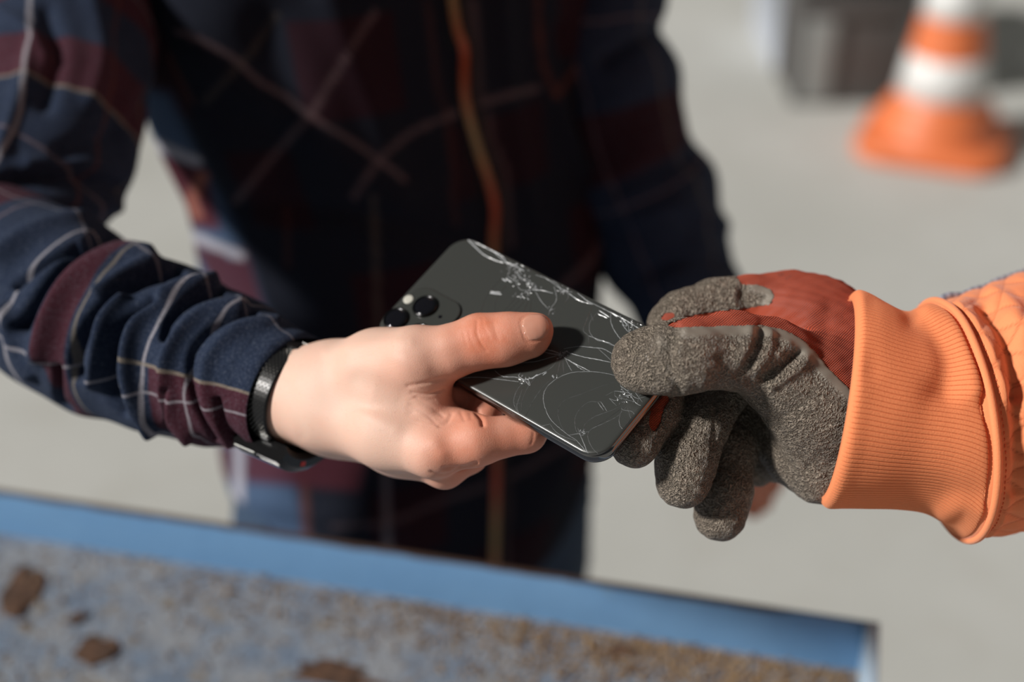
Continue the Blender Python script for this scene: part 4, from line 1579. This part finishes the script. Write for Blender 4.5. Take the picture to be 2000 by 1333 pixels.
# middle, ring and little fingers hanging in
for ch in ([A(1480, 690, 690, 13), A(1420, 745, 668, 12.4), A(1366, 830, 656, 12.6), A(1340, 900, 650, 12.8), A(1334, 940, 648, 12.0)],
           [A(1500, 720, 700, 13), A(1455, 780, 686, 12), A(1425, 880, 674, 11.8), A(1412, 960, 668, 12.6), A(1406, 1006, 666, 11.9)],
           [A(1520, 760, 704, 13), A(1492, 830, 700, 10.5), A(1482, 900, 700, 8.6), A(1478, 922, 700, 7.0)],
           [A(1540, 790, 700, 13), A(1524, 860, 694, 9.5), A(1518, 912, 692, 7.5)]):
    Df = G3.new()
    G3.chain(Df, ch, 5)
    D3 = smin(D3, Df, 2.2)
clear_phone(G3, D3)
v3, f3 = G3.mesh(D3, 2)
n3 = normals(v3, f3)
GF = [([(1320, 640), (1310, 680), (1312, 725), (1325, 765)], 8, -2.0), ([(1336, 648), (1330, 700), (1345, 750)], 9, 1.0), ([(1290, 650), (1283, 700)], 10, .8),
      ([(1486, 640), (1484, 668), (1462, 712), (1440, 735)], 7, -2.6), ([(1504, 652), (1500, 690), (1478, 722)], 9, 2.0), ([(1466, 645), (1460, 675), (1444, 705)], 9, 1.4),
      ([(1562, 690), (1530, 715), (1490, 742)], 7, -3.2), ([(1572, 706), (1542, 732), (1510, 754)], 9, 2.0), ([(1540, 672), (1515, 700)], 9, 1.2), ([(1400, 742), (1412, 722), (1408, 700)], 8, -1.4), ([(1372, 752), (1380, 735)], 8, 1.0),
      ([(1440, 735), (1480, 790), (1520, 850), (1560, 905)], 10, 1.2), ([(1455, 560), (1450, 580), (1462, 598)], 6, -2.4), ([(1436, 562), (1432, 585), (1440, 600)], 6, 1.4), ([(1402, 570), (1400, 600)], 8, -1.0),
      ([(1345, 590), (1350, 615)], 7, -1.2), ([(1590, 600), (1570, 660), (1580, 700)], 16, 1.2), ([(1620, 590), (1610, 680)], 12, -1.0), ([(1480, 940), (1480, 900), (1488, 850)], 6, -1.5),
      ([(1400, 760), (1395, 860), (1392, 960)], 5, -1.0), ([(1310, 780), (1330, 800), (1370, 810)], 9, -.6), ([(1360, 985), (1400, 985), (1450, 950)], 14, .6)]
GF = [(a_, b_ * 1.1, c_ * .72) for a_, b_, c_ in GF]
vk = fold(v3, n3, GF)
nzk = np.sin(vk[:, 0] * .55 + 2 * np.sin(vk[:, 1] * .3)) * np.sin(vk[:, 1] * .5 + vk[:, 2] * .4)
vk = vk + n3 * (.25 * nzk)[:, None]
glove = from_arrays('glove', vk, f3, M_KNIT, worker)
set_uv(glove, np.stack([v3[:, 0] + .2 * v3[:, 2], v3[:, 1] + .35 * v3[:, 2]], 1))
glove['label'] = 'red knitted work glove dipped in grey latex'
# grey latex dip: palm, thumb and fingers; the back of the hand stays knit
thumb_line = [(1140, 600), (1200, 636), (1278, 636), (1318, 640), (1370, 638), (1430, 636), (1490, 636), (1525, 642), (1560, 660), (1592, 690), (1622, 722), (1652, 752), (1700, 800), (1760, 1150), (1150, 1150), (1120, 560)]
tongue = [(1256, 646), (1250, 600), (1320, 550), (1380, 532), (1432, 528), (1448, 556), (1480, 556), (1505, 564), (1515, 580), (1503, 596), (1470, 602), (1400, 609), (1345, 619), (1306, 634), (1290, 650)]
hole = [(1290, 621), (1302, 612), (1315, 612), (1317, 621), (1303, 628)]
hole2 = [(1268, 830), (1272, 800), (1286, 775), (1300, 765), (1306, 780), (1296, 800), (1288, 830), (1276, 846)]


def coat_cut(Pm):
    qq = pix(Pm)
    a = poly_sd(qq, thumb_line) / 4.3
    a = np.where(Pm[:, 2] > 705, np.maximum(a, (Pm[:, 2] - 705) * .5 * (qq[:, 1] < 760)), a)
    b = poly_sd(qq, tongue) / 4.2
    h_ = np.maximum(poly_sd(qq, hole), -1e3) / 4.2
    h2 = poly_sd(qq, hole2) / 4.2
    r = np.minimum(a, b)
    r = np.maximum(r, -h_)
    r = np.maximum(r, np.where(Pm[:, 2] > 618, -h2, -9))
    jag = .35 * np.sin(Pm[:, 0] * 1.9 + 1.5 * np.sin(Pm[:, 1] * 1.3)) * np.sin(Pm[:, 1] * 2.3)
    return r + jag


E3 = band_cut(G3, D3, .55, coat_cut)
vc, fc = G3.mesh(E3, 1)
nc = normals(vc, fc)
vc2 = fold(vc, nc, GF)
nzk = np.sin(vc[:, 0] * .55 + 2 * np.sin(vc[:, 1] * .3)) * np.sin(vc[:, 1] * .5 + vc[:, 2] * .4)
vc2 = vc2 + nc * (.25 * nzk)[:, None]
coat = from_arrays('latex_coating', vc2, fc, M_COAT, glove)
qc = pix(vc)
edge_d = np.minimum(np.abs(poly_sd(qc, thumb_line[1:13])) * 0 + poly_dist(qc, thumb_line[2:13]), poly_dist(qc, tongue[6:10]) * 1.4)
flat = smooth01(edge_d, 40, 14) * smooth01(qc[:, 0], 1300, 1345)
flat = np.maximum(flat, .8 * np.exp(-(((qc - (1292, 668)) / (16, 20)) ** 2).sum(1)))
set_val(coat, 'flat', flat)
coat['label'] = 'crinkled grey latex on palm and fingers'

# orange ribbed cuff
t = NT('orange_rib')
fz = t.noise(1100, 3, .7)
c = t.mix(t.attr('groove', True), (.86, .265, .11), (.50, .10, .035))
c = t.mix(t.step(fz, .4, .8, 0, .35), c, (.86, .30, .13))
t.set(Base_Color=c, Roughness=.85, Specular_IOR_Level=.15, Sheen_Weight=.2, Sheen_Roughness=.5)
t.put(t.b.inputs['Sheen Tint'], (1, .6, .4))
t.bump(fz, .35, .0006)
M_RIB = t.m
CF = [A(1630, 778, 662, 50.6), A(1648, 780, 662, 51.4), A(1672, 784, 662.5, 50.4), A(1705, 792, 663, 48.5), A(1750, 800, 665, 46.8), A(1788, 805, 667, 47.5), A(1818, 811, 671, 51), A(1838, 819, 676, 55), A(1842, 822, 679, 55.5)]
tg = np.array([(.985, -.145, -.10), (.985, -.14, -.10), (.985, -.13, -.09), (.985, -.10, -.06), (.98, -.02, -.02), (.98, .06, .0), (.98, .11, .02), (.985, .13, .03), (.99, .12, .02)])
nu3, nv3 = 170, 1120
P, us_, vs_, T = loft(CF, nu3, nv3, tang=tg, ref=(0, 0, 1))
Pf = P.reshape(-1, 3)
ff = grid_faces(nu3, nv3)
N0 = normals(Pf, ff)
if ((Pf - np.repeat(P.mean(1), nv3, 0)) * N0).sum(1).mean() < 0:
    ff = ff[:, ::-1].copy()
    N0 = -N0
UU, VV = np.repeat(us_, nv3), np.tile(vs_, nu3)
# rolled front edge: profile turns inwards
roll = np.where(UU < 5, -3.2 * (1 - np.sqrt(np.clip(1 - ((5 - UU) / 5) ** 2, 0, 1))), 0)
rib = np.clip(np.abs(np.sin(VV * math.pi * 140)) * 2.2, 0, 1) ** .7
CFo = [([(1815, 612), (1862, 640), (1895, 690), (1908, 760)], 18, 4.5), ([(1795, 625), (1830, 655), (1852, 700), (1850, 760)], 20, -4.0), ([(1700, 590), (1690, 650), (1700, 720)], 18, -1.5), ([(1800, 640), (1800, 700), (1780, 780)], 30, 1.5), ([(1830, 770), (1890, 790), (1930, 800)], 22, -2.0),
       ([(1690, 1000), (1800, 970), (1900, 980)], 30, -2.5), ([(1660, 880), (1780, 860), (1900, 880)], 50, 2.0), ([(1840, 1010), (1880, 990), (1920, 1000)], 16, 3), ([(1650, 590), (1660, 720), (1640, 860), (1605, 980)], 12, 1.2)]
sh = Pf + N0 * (roll + .30 * (rib - 1) * smooth01(UU, 0, 3))[:, None]
sh = fold(sh, N0, [(a_, b_ * 1.35, c_ * .6) for a_, b_, c_ in CFo], (-.1, .3))
inn = []
for k, (s_, rr_) in enumerate(((0, -4.2), (2, -5.2), (6, -5.8), (14, -6), (25, -6))):
    i = min(nu3 - 1, int(s_ / us_[-1] * nu3))
    cc_ = P[i].mean(0)
    inn.append(P[i] + unit(P[i] - cc_) * rr_)
inn = np.array(inn)[::-1].reshape(-1, 3)
vall = np.vstack([inn, sh])
f_in = grid_faces(6, nv3)
if ff[0, 1] != grid_faces(nu3, nv3)[0, 1]:
    f_in = f_in[:, ::-1].copy()
fall = np.vstack([f_in, ff + 5 * nv3])
ojk = None
# quilted sleeve
SLV = [A(1834, 821, 677, 55.5), A(1870, 820, 681, 56.5), A(1935, 810, 690, 59.5), A(2010, 796, 703, 62), A(2120, 765, 728, 66), A(2300, 715, 775, 67), A(2480, 650, 815, 66), A(2600, 560, 828, 70), A(2730, 350, 818, 74), A(2880, 60, 800, 78), A(3010, -220, 782, 78), A(3075, -370, 768, 40)]
tg2 = np.array([(.99, .12, .02), (.98, .14, .06), (.97, .18, .16), (.95, .22, .20), (.92, .24, .30), (.87, .3, .38), (.8, .5, .25), (.62, .78, .0), (.5, .85, -.15), (.48, .86, -.18), (.46, .87, -.2), (.46, .87, -.2)])
nu4, nv4 = 420, 440
P4, us4, vs4, T4 = loft(SLV, nu4, nv4, tang=tg2, ref=(0, 0, 1))
P4f = P4.reshape(-1, 3)
f4 = grid_faces(nu4, nv4)
N4 = normals(P4f, f4)
if ((P4f - np.repeat(P4.mean(1), nv4, 0)) * N4).sum(1).mean() < 0:
    f4 = f4[:, ::-1].copy()
    N4 = -N4
U4, V4 = np.repeat(us4, nv4), np.tile(vs4, nu4)
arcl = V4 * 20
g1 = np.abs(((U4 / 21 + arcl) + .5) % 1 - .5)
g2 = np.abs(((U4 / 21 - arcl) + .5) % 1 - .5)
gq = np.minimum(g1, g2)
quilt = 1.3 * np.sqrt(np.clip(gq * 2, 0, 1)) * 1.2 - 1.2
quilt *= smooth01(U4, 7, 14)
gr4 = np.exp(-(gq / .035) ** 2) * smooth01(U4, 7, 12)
quilt += 1.4 * np.exp(-((U4 - 5.5) / 2.0) ** 2) - .9 * np.exp(-((U4 - 9.5) / 1.2) ** 2) - .9 * np.exp(-((U4 - 2.5) / .9) ** 2) + 1.0 * np.exp(-((U4 - 12) / 1.6) ** 2)
quilt -= 3.5 * np.clip(1 - U4 / 2.5, 0, 1)
drape4 = 2.5 * np.sin(U4 / 22 + 2 * np.sin(V4 * 6.28)) * smooth01(U4, 20, 70) + 1.5 * np.sin(V4 * 6.28 * 5 + U4 / 16) * smooth01(U4, 8, 40)
sh4 = P4f + N4 * (quilt + drape4)[:, None]
sh4 = fold(sh4, N4, [([(1925, 600), (1960, 640), (1980, 700), (1990, 770)], 16, -5), ([(1880, 600), (1930, 680), (1962, 780)], 18, 2.5), ([(2000, 640), (1975, 600), (1940, 570)], 18, 3), ([(1985, 780), (1990, 860), (1985, 960)], 14, -3)], (-.1, .3))
t = NT('orange_quilt')
fz = t.noise(900, 3, .7)
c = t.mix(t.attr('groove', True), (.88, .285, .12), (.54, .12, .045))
c = t.mix(t.step(fz, .4, .8, 0, .3), c, (.88, .32, .14))
t.set(Base_Color=c, Roughness=.75, Specular_IOR_Level=.2, Sheen_Weight=.15)
t.bump(fz, .3, .0006)
M_QUILT = t.m
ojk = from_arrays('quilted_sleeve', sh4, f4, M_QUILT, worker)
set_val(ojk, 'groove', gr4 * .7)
ojk['label'] = 'diamond quilted orange jacket sleeve'
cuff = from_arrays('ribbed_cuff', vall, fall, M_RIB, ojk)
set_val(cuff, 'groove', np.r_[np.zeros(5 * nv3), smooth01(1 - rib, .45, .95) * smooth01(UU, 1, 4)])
cuff['label'] = 'orange ribbed knit cuff'


def ring_on(sheet_, nu_, nv_, us_r, s_, lift, r_, name, mat, parent, step=4):
    i = int(np.argmin(np.abs(us_r - s_)))
    rg = sheet_.reshape(nu_, nv_, 3)[i]
    c_ = rg.mean(0)
    pts_ = (rg + unit(rg - c_) * lift)[::step]
    for _ in range(3):
        pts_ = (np.roll(pts_, 1, 0) + 2 * pts_ + np.roll(pts_, -1, 0)) / 4
    vv_, ff_ = tube(pts_, r_, 10, closed=True)
    return from_arrays(name, vv_, ff_, mat, parent)


ring_on(sh4, nu4, nv4, us4, 5.5, .3, 1.9, 'welt', M_QUILT, ojk)['label'] = 'corded welt along the cuff seam'
# stitching either side of the welt
M_STITCH = plain('stitch_orange', (.80, .22, .085), .7)
for s_ in (10.5,):
    i = int(np.argmin(np.abs(us4 - s_)))
    rg = sh4.reshape(nu4, nv4, 3)[i]
    c_ = rg.mean(0)
    rg = even(np.vstack([rg, rg[:1]]), 240)
    vv_, ff_ = [], []
    for k in range(0, 238, 2):
        a_, b_ = rg[k], rg[k + 1]
        ra = unit(a_ - c_)
        tv_, tf_ = tube(np.array([a_ + ra * .1, (a_ + b_) / 2 + ra * .5, b_ + ra * .1]), .2, 5)
        ff_ += [[len(vv_) + q_ for q_ in fc_] for fc_ in tf_]
        vv_ += tv_.tolist()
    so = from_arrays('stitching', np.array(vv_), ff_, M_STITCH, ojk)
    so['kind'] = 'stuff'
# grey reflective piping along the top of the sleeve
t = NT('grey_piping')
w_ = t.step(t.mth('SINE', t.mth('MULTIPLY', t.n('ShaderNodeSeparateXYZ', {0: t.obj()}).outputs[0], 1400)), -.3, .3)
t.set(Base_Color=t.mix(w_, (.22, .24, .31), (.40, .43, .52)), Roughness=.4)
g4, gn4 = sh4.reshape(nu4, nv4, 3), N4.reshape(nu4, nv4, 3)
i0_ = int(np.argmin(np.abs(us4 - 7)))
jt = int(np.argmax(g4[i0_ + 30, :, 1] + .45 * g4[i0_ + 30, :, 2]))
pp = [g4[i, jt] + gn4[i, jt] * 1.6 for i in range(i0_, 250, 8)]
vv_, ff_ = tube(cr(np.array(pp), 90), 2.6, 10)
pip = from_arrays('piping', vv_, ff_, t.m, ojk)
pip['label'] = 'grey reflective piping along the sleeve'

# torso, legs and head of the worker, outside the picture
M_ORNG = plain('orange_jacket', (.82, .22, .08), .8)
bj = [[WP(.60, .62, 1.02, 150), WP(.60, .62, 1.25, 155), WP(.60, .62, 1.42, 110)], [WP(.57, .80, 1.47, 82), WP(.60, .44, 1.47, 78)], [WP(.60, .40, 1.44, 74), WP(.64, .32, 1.2, 66), WP(.60, .30, .95, 55)], [WP(.57, .80, 1.47, 84), WP(.50, .78, 1.40, 78)]]
vj, fj = coarse_body(bj, 12, 40, 190)
from_arrays('jacket', vj, fj, M_ORNG, worker)
M_TRS = plain('work_trousers', (.03, .035, .05), .9)
bj = [[WP(.60, .62, .98, 140), WP(.60, .62, .88, 140)]]
for y_ in (.53, .71):
    bj.append([WP(.60, y_, .86, 100), WP(.60, y_, .46, 70), WP(.61, y_, .1, 60)])
vj, fj = coarse_body(bj, 11, 30, 170)
from_arrays('trousers', vj, fj, M_TRS, worker)
for y_ in (.53, .71):
    vj, fj = coarse_body([[WP(.61, y_, .055, 52), WP(.44, y_, .045, 44)], [WP(.61, y_, .13, 58), WP(.61, y_, .05, 54)]], 8, 16, 80)
    vw = W(vj)
    vw[:, 2] = np.maximum(vw[:, 2], .001)
    from_arrays('boot', vw, fj, M_SHOE, worker, world=True)
hc = np.array([.58, .62, 1.72])
fw, Xax = np.array([-1., 0, 0]), np.array([0, 1., 0])
vh, fh = coarse_body([[HP(-.03, 0, .03, 84), HP(.025, 0, .02, 76)], [HP(.04, 0, -.04, 56), HP(.052, 0, -.085, 36)], [HP(.085, 0, .0, 12), HP(.102, 0, -.028, 13)], [HP(-.01, -.08, -.02, 13), HP(-.02, -.085, .015, 17)],
                      [HP(-.01, .08, -.02, 13), HP(-.02, .085, .015, 17)], [HP(.088, -.018, -.062, 8), HP(.088, .018, -.062, 8)], [HP(-.02, 0, -.03, 60), HP(-.025, 0, -.26, 60)]], 5, 14, 110)
head = from_arrays('head', vh, fh, M_SKIN, worker)
set_val(head, 'flush_bounce', np.full(len(vh), .3))
vh, fh = coarse_body([[HP(-.045, 0, .045, 92), HP(.015, 0, .062, 78)], [HP(-.06, 0, -.02, 80), HP(-.055, 0, -.05, 66)]], 6, 14, 110)
from_arrays('hair', vh, fh, plain('hair_dark', (.02, .015, .012), .6), worker)
